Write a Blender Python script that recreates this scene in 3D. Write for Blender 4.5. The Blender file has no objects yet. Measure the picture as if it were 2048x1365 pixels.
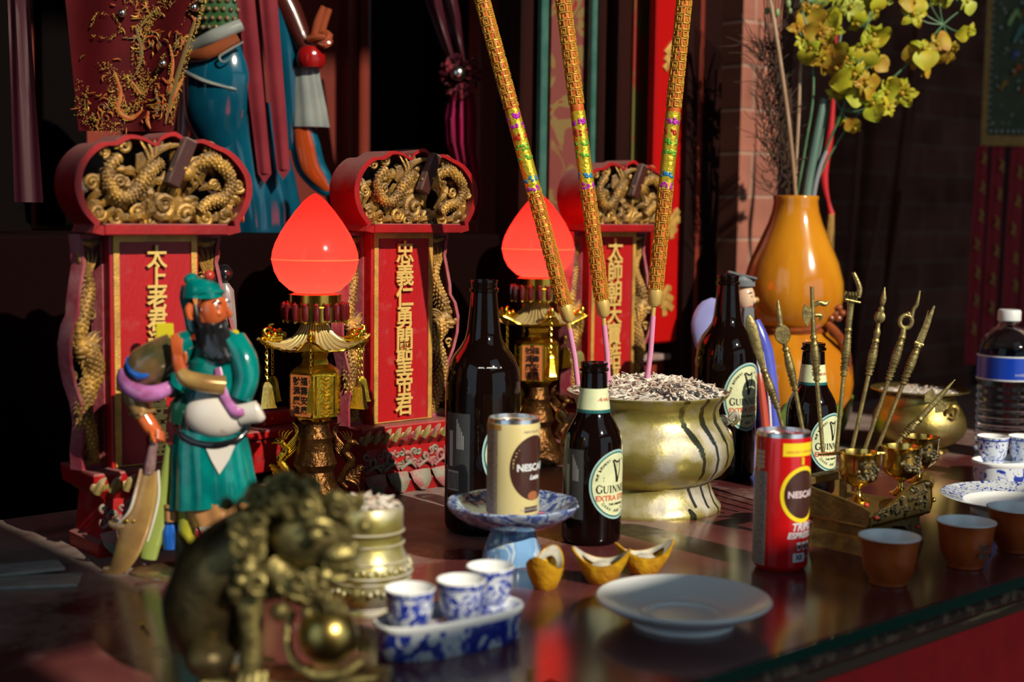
import bpy, bmesh, math, random
from math import sin, cos, pi, radians, tan, atan2, sqrt
from mathutils import Vector, Matrix, noise
random.seed(7)
scene = bpy.context.scene
C = scene.collection

# ---------------------------------------------------------------- camera, world, sun, exposure
H = .342; PIT = radians(5.28); F = 2844.4          # camera height over the table top, pitch, focal length in pixels
cam_d = bpy.data.cameras.new('camera'); cam = bpy.data.objects.new('camera', cam_d); C.objects.link(cam)
ROLL = .013
_R = Vector((1, 0, 0)); _Fw = Vector((0, cos(PIT), -sin(PIT))); _Up = Vector((0, sin(PIT), cos(PIT)))
_R2 = _R*cos(ROLL)+_Up*sin(ROLL); _U2 = _Up*cos(ROLL)-_R*sin(ROLL)
cam.location = (0, 0, H); cam.rotation_euler = Matrix((_R2, _U2, -_Fw)).transposed().to_euler()
cam_d.lens = 50; cam_d.sensor_width = 36; cam_d.clip_start = .05; cam_d.clip_end = 60
cam_d.dof.use_dof = True; cam_d.dof.focus_distance = 1.62; cam_d.dof.aperture_fstop = 3.8
scene.camera = cam
scene.view_settings.view_transform = 'Standard'; scene.view_settings.look = 'None'
scene.view_settings.gamma = 1; scene.view_settings.use_curve_mapping = False
scene.view_settings.exposure = -.08
wd = bpy.data.worlds.new('world'); scene.world = wd; wd.use_nodes = True
bg = wd.node_tree.nodes['Background']; bg.inputs[0].default_value = (.50, .66, .78, 1); bg.inputs[1].default_value = 1.2
SUN_AZ = radians(40); SUN_EL = radians(33)
SD = Vector((sin(SUN_AZ)*cos(SUN_EL), -cos(SUN_AZ)*cos(SUN_EL), sin(SUN_EL)))   # towards the sun
sl = bpy.data.lights.new('sun', 'SUN'); so = bpy.data.objects.new('sun', sl); C.objects.link(so)
sl.energy = 5.4; sl.angle = radians(.6); sl.color = (1, .87, .68)
so.rotation_euler = SD.to_track_quat('Z', 'Y').to_euler(); so.location = SD*6
scene.cycles.max_bounces = 6; scene.cycles.transparent_max_bounces = 8
scene.cycles.sample_clamp_indirect = 3; scene.cycles.caustics_reflective = False; scene.cycles.caustics_refractive = False

# ---------------------------------------------------------------- geometry of the place
UA = radians(42); U = Vector((cos(UA), sin(UA), 0)); N = Vector((-sin(UA), cos(UA), 0))   # along the altar, and away from the front
def ray(px, py):
    dx = (px-1024)/F; dy = (682.5-py)/F
    return _Fw + _R2*dx + _U2*dy
def G(px, py, z=0.0):                                # the point of the plane at height z
    r = ray(px, py); t = (z-H)/r.z
    return Vector((0, 0, H)) + r*t
def D(px, py, d): return Vector((0, 0, H)) + ray(px, py)*d
def gs(px, py, z=0.0):                               # metres per pixel there
    return ((z-H)/ray(px, py).z)/F

# ---------------------------------------------------------------- materials
MC = {}; RV = None
def mat(name, c, rough=.5, metal=0., c2=None, ns=30., nd=4., thr=(.4, .6), bump=0., bs=200., coat=0., dust=0., dustc=(.42, .33, .30), emit=None, es=0., trans=0., ior=1.45, spec=.5, sss=0., r2=None, stretch=None, alpha=1., sheen=0.):
    if name in MC: return MC[name]
    m = bpy.data.materials.new(name); m.use_nodes = True; MC[name] = m
    nt = m.node_tree; nd_ = nt.nodes; L = nt.links; b = nd_['Principled BSDF']
    b.inputs['Base Color'].default_value = (*c, 1); b.inputs['Roughness'].default_value = rough; b.inputs['Metallic'].default_value = metal
    b.inputs['Coat Weight'].default_value = coat; b.inputs['Coat Roughness'].default_value = .08
    b.inputs['Specular IOR Level'].default_value = spec; b.inputs['IOR'].default_value = ior
    b.inputs['Transmission Weight'].default_value = trans; b.inputs['Alpha'].default_value = alpha
    b.inputs['Sheen Weight'].default_value = sheen
    if sss: b.inputs['Subsurface Weight'].default_value = sss; b.inputs['Subsurface Scale'].default_value = .01
    if emit: b.inputs['Emission Color'].default_value = (*emit, 1); b.inputs['Emission Strength'].default_value = es
    tc = nd_.new('ShaderNodeTexCoord'); vec = tc.outputs['Object']
    if stretch:
        mp = nd_.new('ShaderNodeMapping'); mp.inputs['Scale'].default_value = stretch; L.new(vec, mp.inputs[0]); vec = mp.outputs[0]
    col = None
    if c2 is not None:
        n = nd_.new('ShaderNodeTexNoise'); n.inputs['Scale'].default_value = ns; n.inputs['Detail'].default_value = nd; L.new(vec, n.inputs[0])
        r = nd_.new('ShaderNodeValToRGB'); r.color_ramp.elements[0].position = thr[0]; r.color_ramp.elements[1].position = thr[1]
        r.color_ramp.elements[0].color = (*c, 1); r.color_ramp.elements[1].color = (*c2, 1)
        L.new(n.outputs['Fac'], r.inputs[0]); col = r.outputs[0]
        if r2 is not None:
            mr = nd_.new('ShaderNodeMapRange'); mr.inputs[1].default_value = thr[0]; mr.inputs[2].default_value = thr[1]
            mr.inputs[3].default_value = rough; mr.inputs[4].default_value = r2
            L.new(n.outputs['Fac'], mr.inputs[0]); L.new(mr.outputs[0], b.inputs['Roughness'])
    if dust:                                         # dust lies on what faces up
        g = nd_.new('ShaderNodeNewGeometry'); s = nd_.new('ShaderNodeSeparateXYZ'); L.new(g.outputs['Normal'], s.inputs[0])
        n2 = nd_.new('ShaderNodeTexNoise'); n2.inputs['Scale'].default_value = 60; n2.inputs['Detail'].default_value = 5; L.new(tc.outputs['Object'], n2.inputs[0])
        ad = nd_.new('ShaderNodeMath'); ad.operation = 'MULTIPLY_ADD'; ad.inputs[1].default_value = .9; L.new(n2.outputs['Fac'], ad.inputs[0]); L.new(s.outputs['Z'], ad.inputs[2])
        mr = nd_.new('ShaderNodeMapRange'); mr.inputs[1].default_value = .55; mr.inputs[2].default_value = 1.25; mr.inputs[3].default_value = .0; mr.inputs[4].default_value = dust; L.new(ad.outputs[0], mr.inputs[0])
        mx = nd_.new('ShaderNodeMix'); mx.data_type = 'RGBA'; L.new(mr.outputs[0], mx.inputs[0])
        if col: L.new(col, mx.inputs[6])
        else: mx.inputs[6].default_value = (*c, 1)
        mx.inputs[7].default_value = (*dustc, 1); col = mx.outputs[2]
        if metal:
            iv = nd_.new('ShaderNodeMath'); iv.operation = 'MULTIPLY_ADD'; iv.inputs[1].default_value = -metal; iv.inputs[2].default_value = metal
            L.new(mr.outputs[0], iv.inputs[0]); L.new(iv.outputs[0], b.inputs['Metallic'])
    if col: L.new(col, b.inputs['Base Color'])
    if bump:
        n = nd_.new('ShaderNodeTexNoise'); n.inputs['Scale'].default_value = bs; n.inputs['Detail'].default_value = 4; L.new(vec, n.inputs[0])
        bp = nd_.new('ShaderNodeBump'); bp.inputs['Strength'].default_value = bump; bp.inputs['Distance'].default_value = .002
        L.new(n.outputs['Fac'], bp.inputs['Height']); L.new(bp.outputs[0], b.inputs['Normal'])
    return m

RED = mat('lacquer_red', (.36, .004, .005), .45, c2=(.22, .003, .005), ns=18, bump=.15, dust=.8, dustc=(.24, .12, .115))
REDP = mat('panel_red', (.36, .003, .006), .45, c2=(.30, .022, .035), ns=14, thr=(.45, .75), bump=.2, bs=400, dust=.5, stretch=(1, 1, .35))
PINKR = mat('faded_pink_red', (.28, .035, .055), .6, c2=(.36, .10, .12), ns=40, bump=.3, dust=.4)
GOLDP = mat('gold_paint', (.62, .36, .08), .42, .35, c2=(.42, .24, .06), ns=60, bump=.4, bs=500, dust=.35, dustc=(.40, .32, .22))
GOLDC = mat('carved_gilt', (.50, .28, .055), .38, .5, c2=(.22, .12, .03), ns=45, bump=.5, bs=600, dust=.4, dustc=(.34, .29, .24))
GOLDT = mat('gilt_letters', (.72, .50, .15), .45, .3, bump=.2)
GOLDS = mat('polished_gilt', (.95, .66, .05), .22, 1., c2=(.85, .55, .05), ns=80, bump=.2)
BRASS = mat('brass', (.56, .40, .12), .33, 1., c2=(.36, .25, .08), ns=22, thr=(.35, .7), bump=.25, bs=300, r2=.5)
BRASSD = mat('dark_brass', (.40, .29, .08), .38, 1., c2=(.22, .16, .05), ns=30, bump=.3, r2=.55)
BRASSB = mat('bright_brass', (.85, .58, .14), .2, 1., c2=(.62, .40, .10), ns=18, bump=.1)
EMB = mat('blackened_relief', (.06, .05, .03), .5, .6, c2=(.30, .25, .12), ns=260, thr=(.5, .66), bump=.9, bs=350)
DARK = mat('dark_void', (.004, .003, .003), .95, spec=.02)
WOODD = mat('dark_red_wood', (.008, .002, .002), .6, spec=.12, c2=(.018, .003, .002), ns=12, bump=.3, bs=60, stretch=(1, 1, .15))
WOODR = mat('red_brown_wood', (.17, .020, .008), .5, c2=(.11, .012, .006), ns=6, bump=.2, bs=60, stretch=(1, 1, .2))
PORC = mat('white_porcelain', (.80, .84, .85), .22, spec=.4)
BLUEP = mat('cobalt_glaze', (.025, .06, .42), .14, coat=.6, c2=(.02, .04, .30), ns=120)
TEAL = mat('teal_glaze', (.0, .20, .18), .18, coat=.6, c2=(.0, .12, .12), ns=40)
GLASSB = mat('brown_bottle_glass', (.005, .002, .0015), .05, spec=.42)
BLACKG = mat('black_print', (.015, .012, .01), .45)

# ---------------------------------------------------------------- mesh builder
def V(*a): return Vector(a)
class MB:
    """collects shapes. With (px0, py0, s) the input is a drawing: x to the right, y down, third value away, in units of s metres."""
    def __init__(self, px0=None, py0=0, s=1.):
        self.v = []; self.f = []; self.mi = []; self.mats = []; self.px = px0; self.py = py0; self.s = s; self.M = None
    def T(self, p):
        p = Vector(p)
        if self.px is not None: p = Vector(((p.x-self.px)*self.s, p.z*self.s, (self.py-p.y)*self.s))
        if self.M is not None: p = self.M @ p
        return p
    def add(self, vs, fs, m):
        if m not in self.mats: self.mats.append(m)
        k = len(self.v); i = self.mats.index(m)
        self.v += [self.T(p) for p in vs]; self.f += [tuple(a+k for a in f) for f in fs]; self.mi += [i]*len(fs)
        return self
    def loft(self, rings, m, cap=True, closed=True):
        """rings: equal-length loops of points"""
        n = len(rings[0]); vs = [p for r in rings for p in r]; fs = []
        nn = n if closed else n-1
        for i in range(len(rings)-1):
            for j in range(nn):
                a = i*n+j; b = i*n+(j+1) % n; fs.append((a, b, b+n, a+n))
        if cap and closed: fs.append(tuple(range(n))[::-1]); fs.append(tuple(range(len(vs)-n, len(vs))))
        return self.add(vs, fs, m)
    def tube(self, pts, rad, m, n=10, flat=1., bump=0., nv=None, smooth=0, cap=True, closed=False):
        pts = [Vector(p) for p in pts]
        if not hasattr(rad, '__len__'): rad = [rad]*len(pts)
        if smooth:
            P2 = []; R2 = []; L = len(pts)
            for i in range(L-1 if not closed else L):
                p0 = pts[(i-1) % L] if closed else pts[max(i-1, 0)]; p1 = pts[i]; p2 = pts[(i+1) % L]; p3 = pts[(i+2) % L] if closed else pts[min(i+2, L-1)]
                for k in range(smooth):
                    t = k/smooth
                    P2.append(.5*((2*p1)+(p2-p0)*t+(2*p0-5*p1+4*p2-p3)*t*t+(3*p1-p0-3*p2+p3)*t**3))
                    R2.append(rad[i]*(1-t)+rad[(i+1) % L]*t)
            if not closed: P2.append(pts[-1]); R2.append(rad[-1])
            pts, rad = P2, R2
        rings = []; up = nv
        L = len(pts)
        for i, p in enumerate(pts):
            if closed: t = pts[(i+1) % L]-pts[i-1]
            else: t = pts[min(i+1, L-1)]-pts[max(i-1, 0)]
            if t.length < 1e-12: t = Vector((0, 0, 1))
            t.normalize()
            if up is None: up = t.orthogonal()
            a = Vector(up); a = a-t*a.dot(t)
            if a.length < 1e-6: a = t.orthogonal()
            a.normalize(); b = t.cross(a); up = a if nv is None else nv
            ring = []
            for j in range(n):
                th = 2*pi*j/n
                r = rad[i]*(1+bump*(((i+j) % 2)*2-1))
                ring.append(p+a*cos(th)*r*flat+b*sin(th)*r)
            rings.append(ring)
        if closed: rings.append(rings[0]); cap = False
        return self.loft(rings, m, cap)
    def lathe(self, prof, m, c=(0, 0, 0), n=40, lobes=0, lamp=0., cap=True, a0=0):
        """prof (r, h): h up the z axis (or pixel y when drawing)"""
        rings = []
        for q in prof:
            r, h = q[0], q[1]; ring = []
            for j in range(n):
                th = a0+2*pi*j/n; rr = r*(1+(lamp*abs(cos(lobes*th/2)) if lobes else 0))
                ring.append(Vector((c[0]+rr*cos(th), h, c[2]+rr*sin(th))) if self.px is not None else Vector((c[0]+rr*cos(th), c[1]+rr*sin(th), c[2]+h)))
            rings.append(ring)
        return self.loft(rings, m, cap)
    def ell(self, c, r, m, n=16, k=10, rot=None):
        if not hasattr(r, '__len__'): r = (r, r, r)
        rings = []; c = Vector(c)
        for i in range(k+1):
            ph = -pi/2+pi*i/k; rr = max(cos(ph), .02)
            ring = []
            for j in range(n):
                p = Vector((r[0]*rr*cos(2*pi*j/n), r[1]*rr*sin(2*pi*j/n), r[2]*sin(ph)))
                if rot: p = rot @ p
                ring.append(c+p)
            rings.append(ring)
        return self.loft(rings, m, True)
    def box(self, c, d, m, rot=None, bev=0.):
        c = Vector(c); hx, hy, hz = d[0]/2, d[1]/2, d[2]/2; e = min(bev, hx*.49, hy*.49, hz*.49)
        rings = []
        for z, k in (((-hz, e), (-hz+e, 0), (hz-e, 0), (hz, e)) if e else ((-hz, 0), (hz, 0))):
            o = [(hx-k, hy-e), (hx-e, hy-k), (-hx+e, hy-k), (-hx+k, hy-e), (-hx+k, -hy+e), (-hx+e, -hy+k), (hx-e, -hy+k), (hx-k, -hy+e)] if e else [(hx, hy), (-hx, hy), (-hx, -hy), (hx, -hy)]
            ring = [Vector((x, y, z)) for x, y in o]
            rings.append([c+(rot @ p if rot else p) for p in ring])
        return self.loft(rings, m)
    def prism(self, out, d0, d1, m, plane='xz', inset=0.):
        """outline extruded from d0 to d1 along the third axis; with inner = ring frame"""
        def P(x, z, d): return Vector((x, d, z)) if plane == 'xz' else Vector((x, z, d))
        a = [P(x, z, d0) for x, z in out]; b = [P(x, z, d1) for x, z in out]
        if inset:
            cx = sum(p[0] for p in out)/len(out); cz = sum(p[1] for p in out)/len(out)
            c = [P(cx+(x-cx)*(1-inset), cz+(z-cz)*(1-inset), d0-(d1-d0)*.12) for x, z in out]
            return self.loft([c, a, b], m)
        return self.loft([a, b], m)
    def frame(self, out, inn, d0, d1, m, plane='xz'):
        def P(x, z, d): return Vector((x, d, z)) if plane == 'xz' else Vector((x, z, d))
        n = len(out); rs = [[P(*p, d0) for p in out], [P(*p, d1) for p in out], [P(*p, d1) for p in inn], [P(*p, d0) for p in inn], [P(*p, d0) for p in out]]
        return self.loft(rs, m, False)
    def text(self, s, size, m, fn, ext=0., off=0., sx=1., bold=0., shear=0.):
        """fn(x, y, e) -> point; e = 0 front face, 1 back"""
        vs, fs = glyphs(s, size, bold, ext, shear)
        self.add([fn(x*sx+off, y, z) for x, y, z in vs], fs, m); return self
    def build(self, name, parent=None, loc=None, rz=0., ang=35, label=None):
        me = bpy.data.meshes.new(name); me.from_pydata([tuple(p) for p in self.v], [], self.f)
        for m in self.mats: me.materials.append(m)
        me.polygons.foreach_set('material_index', self.mi)
        me.polygons.foreach_set('use_smooth', [True]*len(self.f))
        me.update()
        if len(self.f) < 60000:
            bm = bmesh.new(); bm.from_mesh(me); bmesh.ops.recalc_face_normals(bm, faces=bm.faces); bm.to_mesh(me); bm.free()
        try: me.set_sharp_from_angle(angle=radians(ang))
        except Exception: pass
        o = bpy.data.objects.new(name, me); C.objects.link(o)
        if parent: o.parent = parent
        if loc is not None: o.location = loc
        o.rotation_euler.z = rz
        if label: o['label'] = label
        return o

_gl = {}
def glyphs(s, size, bold=0., ext=0., shear=0.):
    key = (s, size, bold, ext, shear)
    if key in _gl: return _gl[key]
    cu = bpy.data.curves.new('t', 'FONT'); cu.body = s; cu.size = size; cu.align_x = 'CENTER'; cu.align_y = 'CENTER'
    cu.offset = bold; cu.extrude = ext; cu.shear = shear; cu.resolution_u = 3
    if ext: cu.bevel_depth = ext*.25; cu.bevel_resolution = 0
    o = bpy.data.objects.new('t', cu); C.objects.link(o)
    dg = bpy.context.evaluated_depsgraph_get(); me = bpy.data.meshes.new_from_object(o.evaluated_get(dg))
    r = ([tuple(v.co) for v in me.vertices], [tuple(p.vertices) for p in me.polygons])
    bpy.data.objects.remove(o); bpy.data.curves.remove(cu); bpy.data.meshes.remove(me)
    _gl[key] = r; return r

def tag(o, label, cat, group=None, kind=None):
    if label: o['label'] = label
    if cat: o['category'] = cat
    if group: o['group'] = group
    if kind: o['kind'] = kind
    return o
def thing(name, label, cat, loc, rz=0., group=None):
    o = bpy.data.objects.new(name, None); C.objects.link(o); o.empty_display_size = .02
    o.location = loc; o.rotation_euler.z = rz
    return tag(o, label, cat, group)
def struct(o): o['kind'] = 'structure'; return o
def copy_tree(o, parent=None):
    c = o.copy(); C.objects.link(c)
    if parent: c.parent = parent
    for ch in list(o.children): copy_tree(ch, c)
    return c
def spiral(cx, cy, r0, r1, turns, n=22, a0=0., d=0., hand=1):
    return [(cx+(r0+(r1-r0)*i/(n-1))*cos(a0+hand*2*pi*turns*i/(n-1)), cy+(r0+(r1-r0)*i/(n-1))*sin(a0+hand*2*pi*turns*i/(n-1)), d) for i in range(n)]
# ---------------------------------------------------------------- the setting
BE = .664                                            # distance of the table's front edge along N
def AB(a, b, z=0.): return U*a + N*b + Vector((0, 0, z))
def hit(px, py, b):                                  # where a ray meets the upright plane at distance b: (a, z)
    r = ray(px, py); t = b/(r.dot(N)); p = Vector((0, 0, H))+r*t
    return p.dot(U), p.z
def slab(name, a0, a1, b0, b1, z0, z1, m, bev=0., parent=None):
    mb = MB(); mb.box(((a0+a1)/2, (b0+b1)/2, (z0+z1)/2), (abs(a1-a0), abs(b1-b0), abs(z1-z0)), m, bev=bev)
    return mb.build(name, parent, None if parent else (0, 0, 0), 0 if parent else UA)
def strip(name, x0, x1, ym, b, th, z0, z1, m, bev=.002, kind='structure', parent=None):
    a0 = hit(x0, ym, b)[0]; a1 = hit(x1, ym, b)[0]
    o = slab(name, a0, a1, b, b+th, z0, z1, m, bev, parent)
    if kind: o['kind'] = kind
    return o
FL = -.82
def node_mat(name):
    m = bpy.data.materials.new(name); m.use_nodes = True; return m, m.node_tree.nodes, m.node_tree.links, m.node_tree.nodes['Principled BSDF']
def brick_mat():
    m, n, L, b = node_mat('red_brick')
    tc = n.new('ShaderNodeTexCoord'); mp = n.new('ShaderNodeMapping'); mp.inputs['Rotation'].default_value = (pi/2, 0, 0); mp.inputs['Scale'].default_value = (1, 1, 1)
    L.new(tc.outputs['Object'], mp.inputs[0])
    br = n.new('ShaderNodeTexBrick'); br.inputs['Scale'].default_value = 1; br.inputs['Brick Width'].default_value = .17; br.inputs['Row Height'].default_value = .074
    br.inputs['Mortar Size'].default_value = .0035; br.inputs['Mortar Smooth'].default_value = .5
    br.inputs['Color1'].default_value = (.38, .14, .095, 1); br.inputs['Color2'].default_value = (.28, .10, .07, 1); br.inputs['Mortar'].default_value = (.40, .25, .19, 1)
    L.new(mp.outputs[0], br.inputs[0])
    no = n.new('ShaderNodeTexNoise'); no.inputs['Scale'].default_value = 9; no.inputs['Detail'].default_value = 6; L.new(tc.outputs['Object'], no.inputs[0])
    mx = n.new('ShaderNodeMix'); mx.data_type = 'RGBA'; mx.blend_type = 'MULTIPLY'; mx.inputs[0].default_value = .7
    rp = n.new('ShaderNodeValToRGB'); rp.color_ramp.elements[0].position = .3; rp.color_ramp.elements[0].color = (.35, .3, .28, 1); rp.color_ramp.elements[1].position = .62
    L.new(no.outputs['Fac'], rp.inputs[0]); L.new(br.outputs['Color'], mx.inputs[6]); L.new(rp.outputs[0], mx.inputs[7]); L.new(mx.outputs[2], b.inputs['Base Color'])
    bp = n.new('ShaderNodeBump'); bp.inputs['Strength'].default_value = .6; bp.inputs['Distance'].default_value = .004; bp.invert = True
    L.new(br.outputs['Fac'], bp.inputs['Height']); L.new(bp.outputs[0], b.inputs['Normal']); b.inputs['Roughness'].default_value = .85
    return m
BRICK = brick_mat()
FLOORM = mat('floor_tiles', (.10, .07, .05), .7, c2=(.06, .04, .03), ns=3)
PLAST = mat('dim_plaster', (.09, .07, .06), .9, c2=(.06, .045, .04), ns=3)

struct(slab('floor', -8, 8, -8, 5, FL-.1, FL, FLOORM))
struct(slab('ceiling', -3, 3.6, -1.08, 3.2, 3.0, 3.1, PLAST))
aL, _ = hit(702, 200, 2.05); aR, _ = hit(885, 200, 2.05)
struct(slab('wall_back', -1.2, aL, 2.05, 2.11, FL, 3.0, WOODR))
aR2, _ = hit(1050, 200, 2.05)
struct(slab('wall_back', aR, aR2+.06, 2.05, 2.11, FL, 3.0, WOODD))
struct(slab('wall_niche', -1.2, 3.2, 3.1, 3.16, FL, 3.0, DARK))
# brick pillar and the recess to its right
aB0, _ = hit(1400, 300, 1.56); aB1, _ = hit(1556, 300, 1.56)
struct(slab('wall_brick', aR2+.05, aB1, 1.56, 1.95, FL, 3.0, BRICK))
struct(slab('wall_right', aB1-.1, 3.6, 2.02, 2.10, FL, 3.0, BRICK))
struct(slab('wall_side', 3.5, 3.6, -1, 2.1, FL, 3.0, PLAST))
struct(slab('wall_left', -1.3, -1.2, 1.4, 3.1, FL, 3.0, WOODD))
# ledge along the foot of the back wall, red skirting below
LEDGE = mat('dusty_ledge', (.20, .13, .12), .8, c2=(.28, .20, .19), ns=30)
a0, _ = hit(1040, 690, 1.5); a1, _ = hit(1420, 690, 1.5)
struct(slab('trim_1', a0, a1+.02, 1.50, 1.57, .108, .118, LEDGE, .002))
struct(slab('trim_2', a0, a1+.02, 1.515, 1.56, 0, .108, WOODR, .002))
# upright frame members of the back wall, and one black gap strip
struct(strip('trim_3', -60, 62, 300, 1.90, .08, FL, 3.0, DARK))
struct(strip('trim_13', 88, 176, 300, 2.02, .03, .31, 3.0, DARK, .002))  # black strip stands in for a dark gap; the darkness is its colour
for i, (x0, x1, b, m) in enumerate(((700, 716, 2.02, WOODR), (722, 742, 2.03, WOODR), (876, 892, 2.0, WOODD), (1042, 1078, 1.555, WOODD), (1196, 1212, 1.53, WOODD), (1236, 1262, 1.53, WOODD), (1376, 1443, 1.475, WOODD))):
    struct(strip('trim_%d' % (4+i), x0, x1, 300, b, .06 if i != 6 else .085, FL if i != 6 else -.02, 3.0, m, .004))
struct(strip('trim_11', 1396, 1404, 300, 1.472, .004, -.01, 3.0, WOODR, .001)) 
struct(strip('trim_12', 958, 1040, 200, 1.80, .03, .0, 3.0, mat('faded_red_panel', (.26, .035, .02), .55, c2=(.20, .028, .016), ns=7, bump=.2, bs=50, stretch=(1, 1, .3)), .003))
# painted panel behind glass with green edged glass strips
TEALG = mat('green_glass_edge', (.03, .10, .08), .3, c2=(.05, .13, .11), ns=30)
def painted():
    m, n, L, b = node_mat('painted_red_gold_panel')
    tc = n.new('ShaderNodeTexCoord'); w = n.new('ShaderNodeTexNoise'); w.inputs['Scale'].default_value = 13; w.inputs['Detail'].default_value = 2; w.inputs['Distortion'].default_value = 2.2
    L.new(tc.outputs['Object'], w.inputs[0]); r = n.new('ShaderNodeValToRGB'); e = r.color_ramp.elements
    e[0].position = .52; e[0].color = (.15, .035, .03, 1); e[1].position = .56; e[1].color = (.17, .11, .03, 1)
    e2 = e.new(.66); e2.color = (.15, .11, .04, 1); e3 = e.new(.68); e3.color = (.22, .01, .008, 1)
    L.new(w.outputs['Fac'], r.inputs[0]); L.new(r.outputs[0], b.inputs['Base Color']); b.inputs['Roughness'].default_value = .5; return m
PAINT = painted()
pn = strip('painted_panel', 1100, 1196, 250, 1.556, .005, .12, 1.6, PAINT, 0, None)
tag(pn, 'red wall panel with painted gold motifs between two green glass edge strips', 'panel')
for x0, x1, l in ((1082, 1096, 'green glass edge strip left of the painted red panel'), (1183, 1193, 'green glass edge strip right of the painted red panel')):
    g = strip('glass_strip', x0, x1, 250, 1.535, .012, .12, 1.6, TEALG, .002, None); tag(g, l, 'glass strip')
pd = strip('dim_painted_board', 1264, 1300, 250, 1.535, .02, .12, 1.6, mat('olive_gold_board', (.10, .085, .02), .5, c2=(.22, .02, .012), ns=16, thr=(.5, .55)), 0, None)
tag(pd, 'dim olive and red painted board just left of the bright red couplet board', 'board')
# bright red couplet board
cp = thing('couplet_board', 'bright red upright board with gold painted marks beside the dark brick pillar post', 'board', AB(hit(1340, 660, 1.49)[0], 1.49, .137), UA)
w = (hit(1375, 300, 1.49)[0]-hit(1298, 300, 1.49)[0])/2
mb = MB(); mb.box((0, .01, .8), (2*w, .018, 1.6), mat('bright_red_lacquer', (.38, .004, .004), .3, coat=.3), bev=.003); mb.build('board', cp)
for k in range(9):
    mb = MB(); z = .05+.13*k+random.uniform(-.02, .02); x = random.uniform(-.5, .3)*w
    for q in range(3):
        mb.tube([(x+random.uniform(-.01, .01), 0, z+q*.012), (x+random.uniform(0, .02), -.001, z+.02+q*.012), (x+.01+random.uniform(0, .02), 0, z+.01+q*.014)], .006, GOLDP, n=6, smooth=3, flat=.3, nv=(0, 1, 0))
    mb.build('gold_mark', cp)

# unseen front wall behind the camera; its openings are cut to place the sunlight
BF = -1.0
def front(name, a0, a1, z0, z1): return struct(slab(name, a0, a1, BF-.08, BF, z0, z1, PLAST))
OA0, OA1 = .515, 1.98
front('wall_front', -3.0, .36, FL, 3.0); front('wall_front', .36, OA0, 1.36, 3.0); front('wall_front', .36, OA0, FL, 1.17); front('wall_front', OA1+.5, 3.6, FL, 3.0); front('wall_front', OA1, OA1+.5, 1.16, 3.0)  # low notch beside the opening added so sun reaches the lion
front('wall_front', OA0, OA1, 2.62, 3.0); front('trim_20', OA0, OA1+.5, .98, 1.21)  # unseen beam added to keep sun off the front of the table
pl = bpy.data.lights.new('doorway_sky', 'AREA'); po = bpy.data.objects.new('doorway_sky', pl); C.objects.link(po)
pl.shape = 'RECTANGLE'; pl.size = OA1+.5-OA0; pl.size_y = 3.24; pl.cycles.is_portal = True
po.location = AB((OA0+OA1+.5)/2, BF-.1, .8); po.rotation_euler = Vector(-N).to_track_quat('Z', 'Y').to_euler()
# the higher altar at the back that carries the statues
_ra = slab('rear_altar', -1.19, hit(1050, 430, 1.62)[0], 1.60, 2.045, FL, .305, mat('black_lacquer', (.005, .0015, .0015), .9, spec=.04), .004); _ra['label'] = 'tall black rear altar behind the name tablets, carrying the blue robed statue'; _ra['category'] = 'altar'

# ---------------------------------------------------------------- the table
def table_mat():
    m, n, L, b = node_mat('dark_red_tabletop_under_glass')
    tc = n.new('ShaderNodeTexCoord')
    a = n.new('ShaderNodeTexNoise'); a.inputs['Scale'].default_value = 5; a.inputs['Detail'].default_value = 8; a.inputs['Roughness'].default_value = .65; L.new(tc.outputs['Object'], a.inputs[0])
    c = n.new('ShaderNodeTexNoise'); c.inputs['Scale'].default_value = 70; c.inputs['Detail'].default_value = 6; L.new(tc.outputs['Object'], c.inputs[0])
    s = n.new('ShaderNodeSeparateXYZ'); L.new(tc.outputs['Object'], s.inputs[0])
    # old ash lies round the burners further back: a band in the table's own depth
    mr = n.new('ShaderNodeMapRange'); mr.inputs[1].default_value = .92; mr.inputs[2].default_value = 1.22; mr.inputs[3].default_value = -.20; mr.inputs[4].default_value = .13; L.new(s.outputs['Y'], mr.inputs[0])
    ad = n.new('ShaderNodeMath'); ad.operation = 'ADD'; L.new(a.outputs['Fac'], ad.inputs[0]); L.new(mr.outputs[0], ad.inputs[1])
    ad2 = n.new('ShaderNodeMath'); ad2.operation = 'MULTIPLY_ADD'; ad2.inputs[1].default_value = .22; L.new(c.outputs['Fac'], ad2.inputs[0]); L.new(ad.outputs[0], ad2.inputs[2])
    rp = n.new('ShaderNodeValToRGB'); e = rp.color_ramp.elements; e[0].position = .56; e[0].color = (0, 0, 0, 1); e[1].position = .78; e[1].color = (1, 1, 1, 1); L.new(ad2.outputs[0], rp.inputs[0])
    base = n.new('ShaderNodeValToRGB'); base.color_ramp.elements[0].color = (.085, .020, .022, 1); base.color_ramp.elements[1].color = (.15, .045, .045, 1); base.color_ramp.elements[0].position = .4; base.color_ramp.elements[1].position = .6
    L.new(a.outputs['Fac'], base.inputs[0])
    mx = n.new('ShaderNodeMix'); mx.data_type = 'RGBA'; L.new(rp.outputs[0], mx.inputs[0]); L.new(base.outputs[0], mx.inputs[6]); mx.inputs[7].default_value = (.25, .20, .18, 1)
    L.new(mx.outputs[2], b.inputs['Base Color'])
    r = n.new('ShaderNodeMapRange'); r.inputs[3].default_value = .17; r.inputs[4].default_value = .55; L.new(rp.outputs[0], r.inputs[0]); L.new(r.outputs[0], b.inputs['Roughness'])
    b.inputs['Specular IOR Level'].default_value = .5
    return m
TA0, TA1 = -1.1, 3.3
tb = thing('altar_table', 'long dark red altar table with glass top, carved edge and red cloth front', 'table', (0, 0, 0), UA)
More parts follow.
